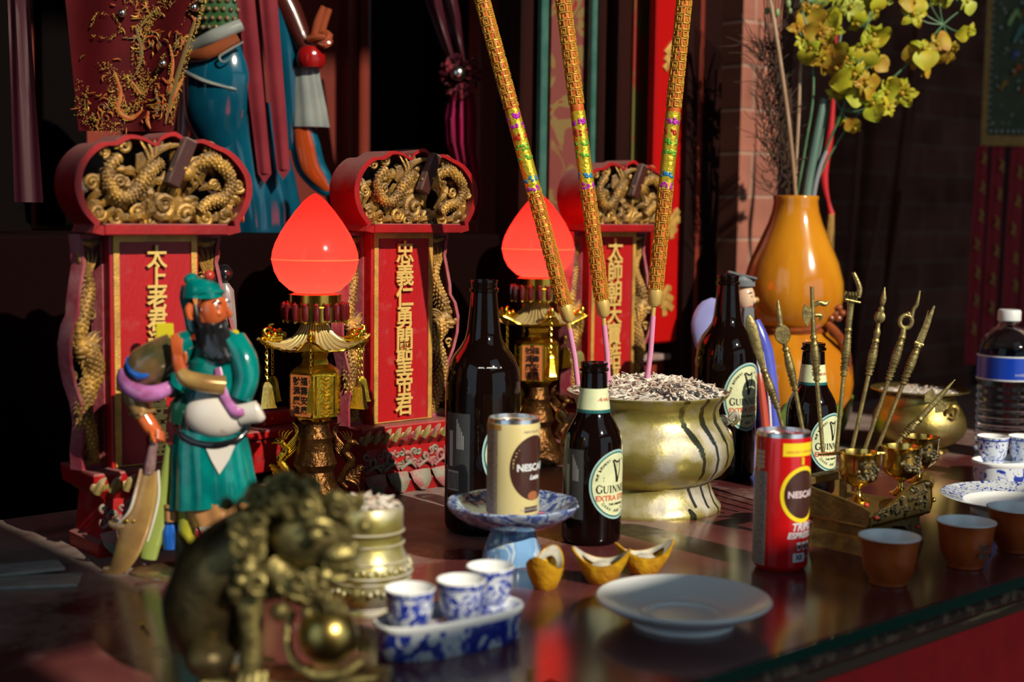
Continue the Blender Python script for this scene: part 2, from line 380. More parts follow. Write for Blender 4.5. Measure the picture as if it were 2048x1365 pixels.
mb = MB(); mb.box(((TA0+TA1)/2, (BE+1.495)/2, -.0065), (TA1-TA0, 1.495-BE, .013), table_mat(), bev=.0006); mb.build('table_top', tb)
mb = MB(); mb.box(((TA0+TA1)/2, BE-.0015, -.0062), (TA1-TA0, .003, .0105), mat('glass_green_edge', (.01, .05, .035), .1, coat=1), bev=.001); mb.build('glass_edge', tb)
CARV = mat('worn_gilt_edge', (.06, .035, .02), .55, c2=(.24, .18, .09), ns=120, thr=(.56, .62), bump=1., bs=120, stretch=(.12, 1, 1))
mb = MB(); mb.box(((TA0+TA1)/2, BE+.014, -.019), (TA1-TA0, .03, .012), mat('dark_edge_wood', (.03, .018, .012), .5, c2=(.12, .08, .05), ns=90, thr=(.5, .6)), bev=.004)
mb.box(((TA0+TA1)/2, BE+.022, -.034), (TA1-TA0, .03, .016), CARV, bev=.006); mb.build('carved_edge', tb)
ring = []
mb = MB(); ps = []
for i in range(241):
    a = TA0+(TA1-TA0)*i/240; w = .006*sin(i*1.1)+.003*sin(i*.37)
    ps.append([(a, BE+.012, -.0425), (a, BE+.006+w*.3, -.12), (a, BE-.004+w, FL+.02)])
vs = [p for q in ps for p in q]; fs = []
for i in range(240):
    for k in range(2): A = i*3+k; fs.append((A, A+3, A+4, A+1))
mb.add(vs, fs, mat('red_cloth', (.55, .008, .012), .8, c2=(.45, .006, .01), ns=20)); mb.build('front_cloth', tb)
for a in (TA0+.1, TA1-.1):
    for b in (BE+.12, 1.4):
        mb = MB(); mb.box((a, b, (FL-.013)/2), (.07, .07, -FL-.013), WOODD, bev=.004); mb.build('leg', tb)
# ---------------------------------------------------------------- the three carved name tablets
CAPO = [(-.70, 0), (-.80, .10), (-.93, .24), (-1, .42), (-.99, .60), (-.90, .76), (-.74, .88), (-.58, .90), (-.44, .97), (-.28, .96), (-.12, .90), (-.06, .97), (.10, 1.02), (.26, .93), (.42, .96), (.60, .90), (.76, .84), (.90, .72), (.99, .58), (1, .42), (.94, .26), (.84, .12), (.72, 0)]
def outline(pts, sx, sz, k=1., cz=.45, sub=3):
    P = [Vector((p[0], p[1], 0)) for p in pts]; L = len(P); o = []
    for i in range(L):
        p0, p1, p2, p3 = P[i-1], P[i], P[(i+1) % L], P[(i+2) % L]
        n = sub if i not in (L-1,) else 1
        for q in range(n):
            t = q/n; v = .5*((2*p1)+(p2-p0)*t+(2*p0-5*p1+4*p2-p3)*t*t+(3*p1-p0-3*p2+p3)*t**3) if n > 1 else p1
            o.append((v.x*k*sx, (cz+(v.y-cz)*k)*sz))
    return o
def curl(mb, cx, cz, r, d, m, hand=1, a0=0., th=.3, turns=1.5):
    pts = [(x, d-(.25*r if i > 14 else .0), z) for i, (x, z, _) in enumerate(spiral(cx, cz, r, r*.12, turns, 24, a0, 0, hand))]
    mb.tube(pts, [r*th*(1-.3*i/23) for i in range(24)], m, n=8, nv=(0, 1, 0))
def dragon(mb, pts, r0, r1, m, fins=True, sm=8):
    n = len(pts); rad = [r0+(r1-r0)*i/(n-1) for i in range(n)]
    rad[0] *= .7
    mb.tube(pts, rad, m, n=14, bump=.09, smooth=sm)
    steps = []
    for i in range(n-1):
        a, b = Vector(pts[i]), Vector(pts[i+1]); m_ = max(1, int((b-a).length/(r0*.5)))
        for k in range(m_):
            t = k/m_; p0 = Vector(pts[max(i-1, 0)]); p3 = Vector(pts[min(i+2, n-1)])
            steps.append((.5*((2*a)+(b-p0)*t+(2*p0-5*a+4*b-p3)*t*t+(3*a-p0-3*b+p3)*t**3), rad[i]*(1-t)+rad[i+1]*t, (b-a).normalized()))
    for i, (p, r, d) in enumerate(steps):
        sd_ = d.cross(Vector((0, 1, 0))).normalized()
        for k in range(5):
            th = (k-2)*.62+(.31 if i % 2 else 0); mb.ell(p+sd_*r*.95*sin(th)-Vector((0, 1, 0))*r*.95*cos(th), (r*.30, r*.24, r*.30), m, 6, 5)
    if fins:
        for i in range(n-1):
            for k in range(4):
                t = (k+.5)/4; a = Vector(pts[i])*(1-t)+Vector(pts[i+1])*t; dr = (Vector(pts[i+1])-Vector(pts[i])).normalized()
                nn = dr.cross(Vector((0, 1, 0))).normalized(); r = rad[i]
                mb.tube([a+nn*r*.8, a+nn*r*1.6-dr*r*.5+Vector((0, -.0006, 0))], [r*.28, r*.03], m, n=5)
def head(mb, c, s, m, dirx=1):
    c = Vector(c)
    mb.ell(c, (s, s*.75, s*.8), m); mb.ell(c+Vector((dirx*s*.95, -.1*s, -.1*s)), (s*.7, s*.55, s*.42), m)
    mb.ell(c+Vector((dirx*s*.85, -.1*s, -.62*s)), (s*.55, s*.45, s*.2), m)
    mb.ell(c+Vector((dirx*s*1.5, -.3*s, .2*s)), s*.25, m, 8, 6); mb.ell(c+Vector((dirx*s*.35, -.62*s, .35*s)), s*.24, m, 10, 8)
    for k in range(9):
        a = pi*.35+k*.26; q = Vector((-dirx*cos(a-pi/2)*1.0, -.15, sin(a-pi/2+.2)))
        e = c+Vector((-dirx*s*(1.3+.5*sin(k*2.1)), 0, s*(1.3-.36*k)))
        mb.tube([c+Vector((-dirx*s*.4, -.2*s, s*.5-.1*s*k)), (c+e)/2+Vector((0, -.3*s, .25*s)), e], [s*.22, s*.2, s*.03], m, n=6, smooth=4)
    for k in (-1, 1): mb.tube([c+Vector((dirx*s*.1, k*s*.2, s*.6)), c+Vector((-dirx*s*.6, k*s*.3, s*1.3)), c+Vector((-dirx*s*1.3, k*s*.3, s*1.5))], [s*.2, s*.14, s*.03], m, n=6, smooth=4)
DGL = mat('dull_green_gilt', (.26, .20, .06), .5, .2, c2=(.24, .04, .04), ns=60, thr=(.55, .6), bump=.4, dust=.5)
def stele(name, label, loc, rz, chars, plinth=True):
    t = thing(name, label, 'name tablet', loc, rz, 'carved name tablets')
    PZ = .084
    # plinth: waisted foot with carved skirt
    mb = MB()
    rings = []
    for z, w, d in ((0, .068, .036), (.014, .069, .037), (.017, .064, .033), (.056, .060, .031), (.062, .067, .036), (.066, .073, .040), (.082, .075, .042), (.084, .074, .041)):
        rings.append([Vector((x*w, y*d, z)) for x, y in ((1, 1), (-1, 1), (-1, -1), (1, -1))])
    mb.loft(rings, RED); mb.build('plinth', t, ang=25)
    mb = MB()
    for k in range(10):
        x = -.072+k*.0150
        mb.tube([(x, -.041, .065), (x+.004, -.0435, .075), (x+.010, -.041, .080)], [.004, .0038, .001], DGL, n=6, smooth=3)
        mb.ell((x+.003, -.040, .071), (.009, .002, .0055), DGL, 8, 6)
    mb.build('leaf_moulding', t)
    DGL_ = 0
    GW = mat('pale_green_relief', (.17, .18, .13), .6, c2=(.26, .08, .08), ns=70, thr=(.48, .55), bump=.5, bs=400, dust=.5)
    mb = MB()
    for k in range(5):
        x = -.052+k*.026
        [curl(mb, x+dx_, .040+dz_, r_, -.032, GW, 1 if k % 2 else -1, k*1.1+dx_*90, .36, 1.2) for dx_, dz_, r_ in ((0, 0, .008), (.010, .007, .005), (-.009, .008, .005), (.011, -.006, .005), (-.010, -.006, .0045))]
        mb.tube([(x-.011, -.034, .028), (x, -.037, .036), (x+.011, -.034, .028)], .002, GW, n=6, smooth=3)
    for k in range(4):
        x = -.051+k*.034
        mb.tube([(x, -.035, .024), (x, -.041, .013), (x, -.044, .002)], [.016, .014, .004], GW, n=8, flat=.35, nv=(0, 1, 0), smooth=3)
    mb.build('carved_skirt', t)
    # name panel
    z0, z1, w = PZ, PZ+.229, .044
    mb = MB(); mb.box((0, -.006, (z0+z1)/2-.0005), (2*w+.006, .030, z1-z0), REDP, bev=.001); mb.build('name_panel', t)
    mb = MB(); 
    mb.frame([(-w, z0+.001), (w, z0+.001), (w, z1), (-w, z1)], [(-w+.006, z0+.002), (w-.006, z0+.002), (w-.006, z1-.007), (-w+.006, z1-.007)], -.0232, -.02, GOLDP); mb.build('gold_border', t)
    mb = MB(); n = len(chars); step = (z1-z0-.020)/n
    for i, ch in enumerate(chars):
        zc = z1-.013-step*(i+.5)
        mb.text(ch, step*1.12, GOLDT, lambda x, y, e, zc=zc: (x, -.0225-.0018-e, zc+y), ext=.0012, bold=.00032, sx=.92)
    mb.build('gilt_lettering', t, ang=60)
    # side wings: wavy outline with pierced dragon
    for sd in (-1, 1):
        WO = [(0, 0), (.040, .0), (.041, .02), (.036, .045), (.040, .065), (.050, .085), (.056, .105), (.057, .125), (.052, .142), (.044, .152), (.043, .165), (.038, .185), (.034, .200), (.036, .215), (.038, .229), (0, .229)]
        cx, cz = .02, .115
        K = .80; out = [(sd*(w+.004+x*K), z0+z) for x, z in WO]
        inn = [(sd*(w+.004+(x*K-.0035 if x > 0 else .003)), z0+min(max(z, .004), .225)) for x, z in WO]
        FM = Matrix.Translation((sd*(w+.004), 0, 0)) @ Matrix.Rotation(-sd*radians(20), 4, 'Z') @ Matrix.Translation((-sd*(w+.004), 0, 0))
        mb = MB(); mb.M = FM; mb.frame(out, inn, -.006, .010, PINKR); mb.build('wing_frame', t)
        mb = MB(); mb.M = FM; X = lambda x, z, d=.0: (sd*(w+.004+x*K), d, z0+z)
        dragon(mb, [X(.016, .006), X(.022, .03), X(.030, .055), X(.026, .075), X(.016, .095, -.004), X(.026, .112, -.006), X(.036, .124)], .0075, .010, GOLDC)
        head(mb, X(.028, .118, -.006), .011, GOLDC, sd)
        dragon(mb, [X(.036, .120), X(.033, .140), X(.024, .158), X(.018, .175), X(.022, .192)], .0085, .0045, GOLDC)
        for k in range(5): mb.tube([X(.020+.001*k, .188), X(.010+.006*k, .205, -.002), X(.006+.0075*k, .214)], [.003, .0022, .0006], GOLDC, n=6, smooth=3)
        for (cxx, czz, rr) in ((.012, .070, .006), (.042, .092, .006), (.012, .125, .0065), (.034, .022, .006), (.012, .040, .005), (.012, .150, .005), (.045, .130, .005)):
            curl(mb, sd*(w+.004+cxx*K), z0+czz, rr, .002, GOLDC, sd, czz*50, .32, 1.3)
        mb.tube([X(.004, .222), X(.018, .219, -.002), X(.033, .222)], .004, GOLDC, n=6)
        mb.tube([X(.004, .004), X(.020, .006, -.002), X(.038, .004)], .0045, GOLDC, n=6)
        mb.build('dragon_wing', t)
    # cap
    cs = .092; ch = .098; zb = z1
    out = [(x, zb+z) for x, z in outline(CAPO, cs, ch)]
    inn = [(x, zb+max(z, .009)) for x, z in outline(CAPO, cs, ch, .925)]
    mb = MB(); mb.frame(out, inn, -.050, .000, RED); mb.box((0, -.022, zb+.0055), (cs*1.40, .060, .011), RED, bev=.001); mb.build('cap_frame', t, ang=30)
    mb = MB(); Q = lambda x, z, d=-.050: (x*cs, d, zb+z*ch)
    dragon(mb, [Q(-.05, .72, -.046), Q(-.22, .60), Q(-.35, .44), Q(-.48, .36), Q(-.62, .46), Q(-.64, .64), Q(-.52, .76)], .0068, .0045, GOLDC)
    dragon(mb, [Q(.30, .66, -.046), Q(.46, .76), Q(.62, .70), Q(.74, .55), Q(.66, .38), Q(.48, .34), Q(.36, .24)], .0068, .005, GOLDC)
    head(mb, Q(.20, .62, -.052), .0105, GOLDC, -1)
    for k in range(8): mb.tube([Q(-.30, .62+.02*k, -.042), Q(-.20+.03*k, .74+.02*k, -.050), Q(-.30+.09*k, .95-.01*k, -.046)], [.003, .0025, .0008], GOLDC, n=6, smooth=4)
    random.seed(hash(len(chars)) % 97)
    for (x, z, r) in ((-.02, .30, .014), (-.30, .22, .009), (-.74, .22, .008), (-.55, .17, .008), (.22, .20, .010), (.46, .17, .009), (.70, .20, .009), (-.80, .50, .007), (.86, .50, .007), (-.45, .86, .008), (.55, .87, .008), (-.66, .80, .006), (.78, .74, .006), (.10, .16, .007), (-.15, .14, .007), (.60, .50, .006), (-.50, .52, .006)):
        curl(mb, x*cs, zb+z*ch, r, -.040-random.uniform(0, .006), GOLDC, random.choice((-1, 1)), random.uniform(0, 6), .36, 1.6)
    for k in range(64):
        a = random.uniform(-.85, .85); z = random.uniform(.22, .30+.50*(1-a*a)); h = random.uniform(0, 6); l = random.uniform(.08, .16)
        mb.tube([Q(a-l*cos(h), z-l*sin(h), -.034), Q(a, z+.05, -.040), Q(a+l*cos(h), z+l*sin(h), -.034)], [.002, .0052, .0015], GOLDC, n=6, smooth=4)
    for k in range(12):
        x = -.8+k*.145; mb.tube([Q(x, .13, -.038), Q(x+.07, .20+.04*sin(k*2), -.046), Q(x+.15, .14, -.038)], [.003, .0045, .002], GOLDC, n=6, smooth=4)
    for k in range(10):
        a = random.uniform(-.7, .7); z = random.uniform(.3, .8); mb.ell(Q(a, z, -.042), (.006, .004, .004), GOLDC, 8, 6)
    mb.build('dragon_carving', t)
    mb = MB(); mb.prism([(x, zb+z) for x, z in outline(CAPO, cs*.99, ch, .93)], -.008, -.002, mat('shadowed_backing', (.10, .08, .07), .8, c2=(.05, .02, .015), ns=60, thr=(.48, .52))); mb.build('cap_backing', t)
    mb = MB(); mb.box((.012, -.054, zb+.070), (.014, .012, .050), mat('dark_lacquer_wood', (.05, .012, .008), .4, dust=.5), rot=Matrix.Rotation(radians(24), 3, 'Y'), bev=.0015); mb.build('centre_peg', t)
    return t
def stp(px, py, d): p = D(px, py, d); return Vector((p.x, p.y, 0))
stele('name_tablet', 'large red and gilt name tablet with dragon cap behind the green robed figurine, leftmost', stp(294, 700, 1.43), UA-radians(3), '太上老君道德天尊寶座')
stele('name_tablet', 'red and gilt name tablet with dragon cap between the two red lotus lamps', stp(784, 700, 1.735), UA, '忠義仁勇關聖帝君')
stele('name_tablet', 'farthest red and gilt name tablet with dragon cap, behind the three tall incense sticks', stp(1202, 700, 2.04), UA, '太師朝天寶誥座')
# ---------------------------------------------------------------- bottles, cans, crockery
def base(px, py, z=0.): g = G(px, py, z); return g
def oval(mb, R, a0, zc, rw, rh, m, k0=0., k1=1., off=.0002, n=40, nr=4):
    """an oval (or oval ring) wrapped on a cylinder of radius R, centred at angle a0 (0 faces -y)"""
    vs = []; fs = []
    for i in range(nr+1):
        k = k0+(k1-k0)*i/nr
        for j in range(n):
            x = rw*k*cos(2*pi*j/n); z = rh*k*sin(2*pi*j/n); a = a0+x/R
            vs.append(((R+off)*sin(a), -(R+off)*cos(a), zc+z))
    for i in range(nr):
        for j in range(n): fs.append((i*n+j, i*n+(j+1) % n, (i+1)*n+(j+1) % n, (i+1)*n+j))
    mb.add(vs, fs, m)
def patch(mb, R, a0, a1, z0, z1, m, off=.0002, R1=None):
    n = max(2, int(abs(a1-a0)/.1)); vs = []; fs = []; R1 = R1 or R
    for i in range(n+1):
        a = a0+(a1-a0)*i/n
        vs += [((R+off)*sin(a), -(R+off)*cos(a), z0), ((R1+off)*sin(a), -(R1+off)*cos(a), z1)]
    for i in range(n): fs.append((2*i, 2*i+2, 2*i+3, 2*i+1))
    mb.add(vs, fs, m)
def wrap(R, a0, zc, off=.0004):
    return lambda x, y, e: ((R+off)*sin(a0+x/R), -(R+off)*cos(a0+x/R), zc+y)
def arc_text(mb, s, size, m, R, a0, zc, rw, rh, th0, th1, off=.0004, flip=False):
    n = len(s)
    for i, ch in enumerate(s):
        if ch == ' ': continue
        th = th0+(th1-th0)*(i+.5)/n; cx = rw*cos(th); cz = rh*sin(th); ro = th-pi/2 if not flip else th+pi/2
        mb.text(ch, size, m, lambda x, y, e, cx=cx, cz=cz, ro=ro: wrap(R, a0, zc, off)(cx+x*cos(ro)-y*sin(ro), cz+x*sin(ro)+y*cos(ro), 0), bold=size*.01)
LBL = mat('pale_green_paper', (.66, .72, .44), .5, c2=(.58, .64, .40), ns=60); LBLD = mat('dark_teal_print', (.01, .12, .13), .4); LBLB = mat('grey_back_label', (.05, .055, .06), .45)
REDPR = mat('red_print', (.60, .10, .05), .5); WPR = mat('white_print', (.55, .58, .60), .5); LB2 = mat('light_blue_border', (.30, .50, .50), .5)
def serif(mb, word, size, m, fn, gap=1.0):
    """hand drawn roman capitals"""
    S = {'G': 1., 'U': .95, 'I': .45, 'N': 1., 'E': .8, 'S': .72}; x = -sum(S[c] for c in word)*size*.5
    def bar(x0, y0, x1, y1, w):
        d = Vector((x1-x0, y1-y0)); l = d.length; d /= l; nrm = Vector((-d.y, d.x))*w/2; k = max(1, int(l/.0015)); vs = []; fs = []
        for i in range(k+1):
            px_, py_ = x0+d.x*l*i/k, y0+d.y*l*i/k; vs += [fn(px_+nrm.x, py_+nrm.y, 0), fn(px_-nrm.x, py_-nrm.y, 0)]
        for i in range(k): fs.append((2*i, 2*i+2, 2*i+3, 2*i+1))
        mb.add(vs, fs, m)
    h = size*.95
    for i, c in enumerate(word):
        w = S[c]*size; a = x+w*.12; b = x+w*.88; t = size*.17; th = size*.07; hh = h*(1.15 if i == 0 else 1)
        if c == 'I': bar((a+b)/2, 0, (a+b)/2, hh, t); bar(a, 0, b, 0, th); bar(a, hh, b, hh, th)
        if c == 'N': bar(a+t*.4, 0, a+t*.4, hh, th); bar(b-t*.4, 0, b-t*.4, hh, th); bar(a+t*.4, hh, b-t*.4, 0, t); bar(a-t*.3, 0, a+t, 0, th*.8); bar(b-t, hh, b+t*.3, hh, th*.8); bar(a-t*.3, hh, a+t*.3, hh, th*.8)
        if c == 'E': bar(a+t*.6, 0, a+t*.6, hh, t); bar(a, 0, b, 0, th); bar(a, hh, b, hh, th); bar(a, hh*.52, b-t*.6, hh*.52, th); bar(b, 0, b, hh*.2, th); bar(b, hh, b, hh*.8, th)
        if c == 'U':
            bar(a+t*.4, hh, a+t*.4, hh*.3, t); bar(b-t*.4, hh, b-t*.4, hh*.3, th); bar(a-t*.2, hh, a+t, hh, th*.8); bar(b-t, hh, b+t*.2, hh, th*.8)
            p = [(a+t*.4+(b-a-t*.8)*(.5-.5*cos(q*pi/6)), hh*.3-hh*.3*sin(q*pi/6)) for q in range(7)]
            for q in range(6): bar(*p[q], *p[q+1], t*(.95-.1*q))
        if c == 'G':
            p = [((a+b)/2+(b-a)/2*cos(radians(40+q*28)), hh/2+hh/2*sin(radians(40+q*28))) for q in range(11)]
            for q in range(10): bar(*p[q], *p[q+1], t*(.5+.6*sin(q*pi/10)))
            bar(b-t*.4, 0.05*hh, b-t*.4, hh*.42, t); bar(b-t*1.2, hh*.42, b+t*.2, hh*.42, th*.8); bar(b, hh*.7, b, hh*.95, th)
        if c == 'S':
            p = [((a+b)/2+(b-a)/2*cos(radians(30+q*30)), hh*.74+hh*.24*sin(radians(30+q*30))) for q in range(8)]+[((a+b)/2+(b-a)/2*cos(radians(90-q*30)), hh*.25+hh*.25*sin(radians(90-q*30))) for q in range(1, 8)]
            for q in range(len(p)-1): bar(*p[q], *p[q+1], t*.6)
        x += w*gap
def harp(mb, R, a0, zc, s, m, off=.0005):
    f = wrap(R, a0, zc, off)
    def poly(pts, w0, w1=None):
        w1 = w1 or w0; n = len(pts); vs = []; fs = []
        for i, p in enumerate(pts):
            d = Vector(pts[min(i+1, n-1)])-Vector(pts[max(i-1, 0)]); d = d.normalized(); nr = Vector((-d.y, d.x))*(w0+(w1-w0)*i/(n-1))*s/2
            vs += [f(p[0]*s+nr.x, p[1]*s+nr.y, 0), f(p[0]*s-nr.x, p[1]*s-nr.y, 0)]
        for i in range(n-1): fs.append((2*i, 2*i+2, 2*i+3, 2*i+1))
        mb.add(vs, fs, m)
    poly([(-.42, .85), (-.30, .45), (-.16, 0), (-.05, -.5), (.02, -.95)], .16, .30)
    poly([(-.52, .80), (-.46, .95), (-.30, .96), (-.1, .82), (.15, .78), (.35, .92), (.42, 1.0)], .14, .16)
    poly([(.38, .95), (.40, .5), (.34, 0), (.20, -.5), (.04, -.95)], .10, .12)
    for k in range(4): x = -.16+k*.13; poly([(x, .76), (x+.01, -.1-.25*(k < 2)+.2*k)], .018)
def beer_bottle(name, label, loc, R, Hh, rz, la, lz, lw, lh, big=True, cap=False, back=True):
    t = thing(name, label, 'bottle', loc, rz, 'dark brown beer bottles')
    nr = .0135
    if big: pr = [(R*.86, 0), (R*.97, .004), (R, .010), (R, Hh*.56), (R*.99, Hh*.60), (R*.93, Hh*.655), (R*.80, Hh*.70), (R*.62, Hh*.735), (R*.50, Hh*.765), (R*.44, Hh*.80), (R*.39, Hh*.87), (nr*1.02, Hh*.945), (nr, Hh*.955)]
    else: pr = [(R*.86, 0), (R*.97, .003), (R, .008), (R, Hh*.53), (R*.98, Hh*.57), (R*.90, Hh*.62), (R*.76, Hh*.665), (R*.60, Hh*.71), (R*.52, Hh*.76), (R*.47, Hh*.83), (nr*1.0, Hh*.93), (nr*.98, Hh*.945)]
    mb = MB(); mb.lathe(pr, GLASSB, n=56); mb.build('glass_body', t, ang=50)
    mb = MB(); mb.lathe([(nr, Hh*.95), (nr*1.12, Hh*.953), (nr*1.14, Hh*.965), (nr*1.0, Hh*.970), (nr*1.02, Hh*.985), (nr*1.06, Hh*.99), (nr*1.02, Hh), (nr*.8, Hh), (nr*.75, Hh*.97)], GLASSB, n=40, cap=False); mb.build('bottle_mouth', t)
    mb = MB(); f = wrap(R, la, lz, .0005)
    oval(mb, R, la, lz, lw, lh, LB2, .94, 1, .0002); oval(mb, R, la, lz, lw, lh, LBLD, .90, .94, .00025); oval(mb, R, la, lz, lw, lh, LBL, 0, .90, .0002)
    serif(mb, 'GUINNESS', lw*.235, BLACKG, wrap(R, la, lz-lh*.22, .0005)); harp(mb, R, la, lz+lh*.38, lh*.33, BLACKG)
    mb.text('EXTRA STOUT', lw*.24, REDPR, wrap(R, la, lz-lh*.38, .0005), bold=.0002)
    mb.text('THE ORIGINAL', lw*.10, BLACKG, wrap(R, la, lz-lh*.56, .0005), bold=.0001)
    arc_text(mb, 'THE BREWERY', lh*.10, BLACKG, R, la, lz, lw*.76, lh*.76, radians(172), radians(112))
    arc_text(mb, 'ST JAMES GATE', lh*.10, BLACKG, R, la, lz, lw*.76, lh*.76, radians(68), radians(8))
    arc_text(mb, 'DARK AND RICH', lh*.12, BLACKG, R, la, lz, lw*.76, lh*.76, radians(222), radians(318), flip=True)
    mb.build('oval_label', t)
    if back:
        mb = MB(); patch(mb, R, la-2.05, la-1.22, lz-lh*1.0, lz+lh*1.0, LBLB)
        patch(mb, R, la-1.98, la-1.55, lz-lh*.95, lz-lh*.45, WPR, .0004); patch(mb, R, la-1.9, la-1.76, lz-lh*.35, lz+lh*.55, WPR, .0004)
        for k in range(16): patch(mb, R, la-1.96+k*.026, la-1.955+k*.026+.006*(k % 3), lz-lh*.92, lz-lh*.5, BLACKG, .0006)
        for k in range(5): patch(mb, R, la-1.62+k*.05, la-1.60+k*.05, lz+lh*(.1), lz+lh*(.85-.1*k), WPR, .0004)
        mb.build('back_label', t)
    return t
big1 = beer_bottle('beer_bottle', 'large dark brown beer bottle on the left, behind the cream coffee can', G(963, 1060), .0400, .268, 0, radians(52), .088, .036, .042)
mb = MB(); mb.text('EXTRA', .009, WPR, lambda x, y, e: ((.0362)*sin(.25+x/.036), -(.0362)*cos(.25+x/.036), .1755+y), bold=.0002); mb.build('shoulder_print', big1)
t = beer_bottle('beer_bottle', 'large dark brown beer bottle right of the ash filled brass burner', G(1446, 952), .0400, .262, 0, radians(38), .108, .035, .044, back=False)
def neck_band(t, R, Hh):
    mb = MB(); z0, z1 = Hh*.745, Hh*.86; r0, r1 = R*.555, R*.465
    mb.lathe([(r0, z0), (r1, z1)], LBL, n=40, cap=False); mb.lathe([(r0*1.035, z0-.004), (r0+.0003, z0)], LBLD, n=40, cap=False)
    mb.text('Arthur', .006, REDPR, lambda x, y, e: ((R*.51+.0008)*sin(.75+x/(R*.5)), -(R*.51+.0008)*cos(.75+x/(R*.5)), (z0+z1)/2+y), shear=.4); mb.build('neck_label', t)
t = beer_bottle('beer_bottle', 'small dark brown beer bottle in the middle, in front of the ash filled burner', G(1182, 1082), .0310, .187, 0, radians(50), .064, .032, .036, False); neck_band(t, .031, .187)
t = beer_bottle('beer_bottle', 'small dark brown beer bottle behind the brass ceremonial weapons', G(1618, 985), .0310, .185, 0, radians(44), .066, .032, .036, False, back=False); neck_band(t, .031, .185)

ALU = mat('brushed_aluminium', (.75, .76, .77), .25, 1.)
def can(name, label, loc, R, Hh, body):
    t = thing(name, label, 'drink can', loc)
    mb = MB(); mb.lathe([(R*.82, 0), (R*.9, .0015), (R*.985, .005), (R, .007), (R, Hh-.008), (R*.97, Hh-.004)], body, n=56); mb.build('can_body', t)
    mb = MB(); mb.lathe([(R*.975, Hh-.004), (R*.96, Hh-.0015), (R*.955, Hh), (R*.92, Hh), (R*.90, Hh-.005), (R*.3, Hh-.005), (.0001, Hh-.005)], ALU, n=56, cap=False)
    lid = mb.build('can_lid', t)
    mb = MB(); mb.tube([(R*.35*cos(a*pi/6)-R*.1, R*.2*sin(a*pi/6), Hh-.0035) for a in range(12)], .0012, ALU, n=6, closed=True); mb.lathe([(.002, Hh-.005), (.002, Hh-.0025)], ALU, c=(.006, 0, 0), n=12); mb.build('pull_tab', lid)
    return t
CANR = mat('red_can_paint', (.50, .006, .008), .25, coat=.5); YEL = mat('yellow_print', (.80, .62, .02), .3, coat=.4); CANC = mat('cream_can_paint', (.70, .60, .28), .3, .1, coat=.4); COFF = mat('coffee_brown_print', (.05, .018, .014), .3, coat=.4)
GRYP = mat('grey_brown_text_block', (.20, .16, .14), .5, c2=(.32, .27, .24), ns=500, thr=(.45, .5)); SILV = mat('silver_print', (.62, .66, .70), .35)
R = .0265
t = can('coffee_can', 'tall slim red canned coffee with yellow band and white triple espresso lettering', G(1559, 1135), R, .134, CANR); a0 = radians(38)
mb = MB(); patch(mb, R, a0-.85, a0+1.3, .113, .1255, YEL)
mb.text('NESCAFE COFFEE DRINK', .0032, REDPR, wrap(R, a0-.05, .117))
oval(mb, R, a0, .076, .0235, .0265, YEL, .88, 1.03, .0003, 48); oval(mb, R, a0, .076, .0235, .0265, COFF, 0, .88, .0002, 48)
mb.tube([wrap(R, a0-.1, .105)(0, 0, 0), wrap(R, a0-.1, .1)(0, .012, 0)], .0016, YEL, n=6)
mb.text('NESCAFÉ', .0088, mat('pinkish_white_print', (.62, .50, .54), .4), wrap(R, a0+.03, .076, .0006), bold=.0003)
mb.text('TRIPLE', .0105, SILV, wrap(R, a0+.08, .0445, .0004), bold=.0003, shear=.25, sx=.95); mb.text('ESPRESSO', .0080, SILV, wrap(R, a0+.03, .0365, .0004), bold=.0003, shear=.25)
for k in range(3):
    x = -.0065+k*.0065; f = wrap(R, a0+.1, .0265, .0004)
    mb.add([f(x-.0026, .0035, 0), f(x+.0026, .0035, 0), f(x+.0017, -.0045, 0), f(x-.0017, -.0045, 0)], [(0, 1, 2, 3)], SILV); f = wrap(R, a0+.1, .0265, .0006)
    mb.add([f(x-.0018, .0010, 0), f(x+.0018, .0010, 0), f(x+.0012, -.003, 0), f(x-.0012, -.003, 0)], [(0, 1, 2, 3)], COFF)
patch(mb, R, a0-.38, a0+.15, .0110, .0195, SILV, .0003); mb.text('X3', .0062, BLACKG, wrap(R, a0-.13, .0152, .0006), bold=.0003); mb.text('180ml', .003, WPR, wrap(R, a0+.27, .015))
mb.build('front_print', t)
mb = MB(); patch(mb, R, a0-2.35, a0-1.42, .006, .097, GRYP); 
for i in range(4):
    for j in range(4): patch(mb, R, a0-1.95+j*.11, a0-1.88+j*.11, .1+i*.0045, .1035+i*.0045, LBL, .0003)
mb.build('side_print', t)
# cream can stands in the footed dish
DZ = .044
gd = G(1024, 1122)
t = can('coffee_can', 'short cream canned coffee with dark oval, standing in the blue footed dish', gd+V(0, 0, DZ), .0258, .098, CANC); R = .0258; a0 = radians(50)
mb = MB(); oval(mb, R, a0, .0515, .026, .0315, COFF, 0, 1, .0002, 48)
mb.text('NESCAFÉ', .0092, SILV, wrap(R, a0-.02, .052, .0006), bold=.0004); mb.text('Latte', .0062, SILV, wrap(R, a0+.02, .0425, .0006), bold=.0003, shear=.3)
mb.text('NEW RECIPE', .0034, GRYP, wrap(R, a0-.1, .0865))
oval(mb, R, a0-.05, .0245, .0065, .0045, mat('coffee_bean_print', (.34, .12, .05), .4), 0, 1, .0006, 20)
patch(mb, R, a0-.42, a0+.25, .0085, .0140, COFF, .0003); mb.text('SMOOTH COFFEE', .0032, WPR, wrap(R, a0-.08, .0113, .0006))
mb.build('front_print', t)
mb = MB(); patch(mb, R, a0-2.3, a0-1.5, .006, .088, mat('brown_text_block', (.26, .17, .12), .5, c2=(.36, .26, .18), ns=400, thr=(.45, .5))); patch(mb, R, a0-2.3, a0-1.35, .088, .093, mat('orange_band', (.45, .22, .05), .4)); mb.build('side_print', t)

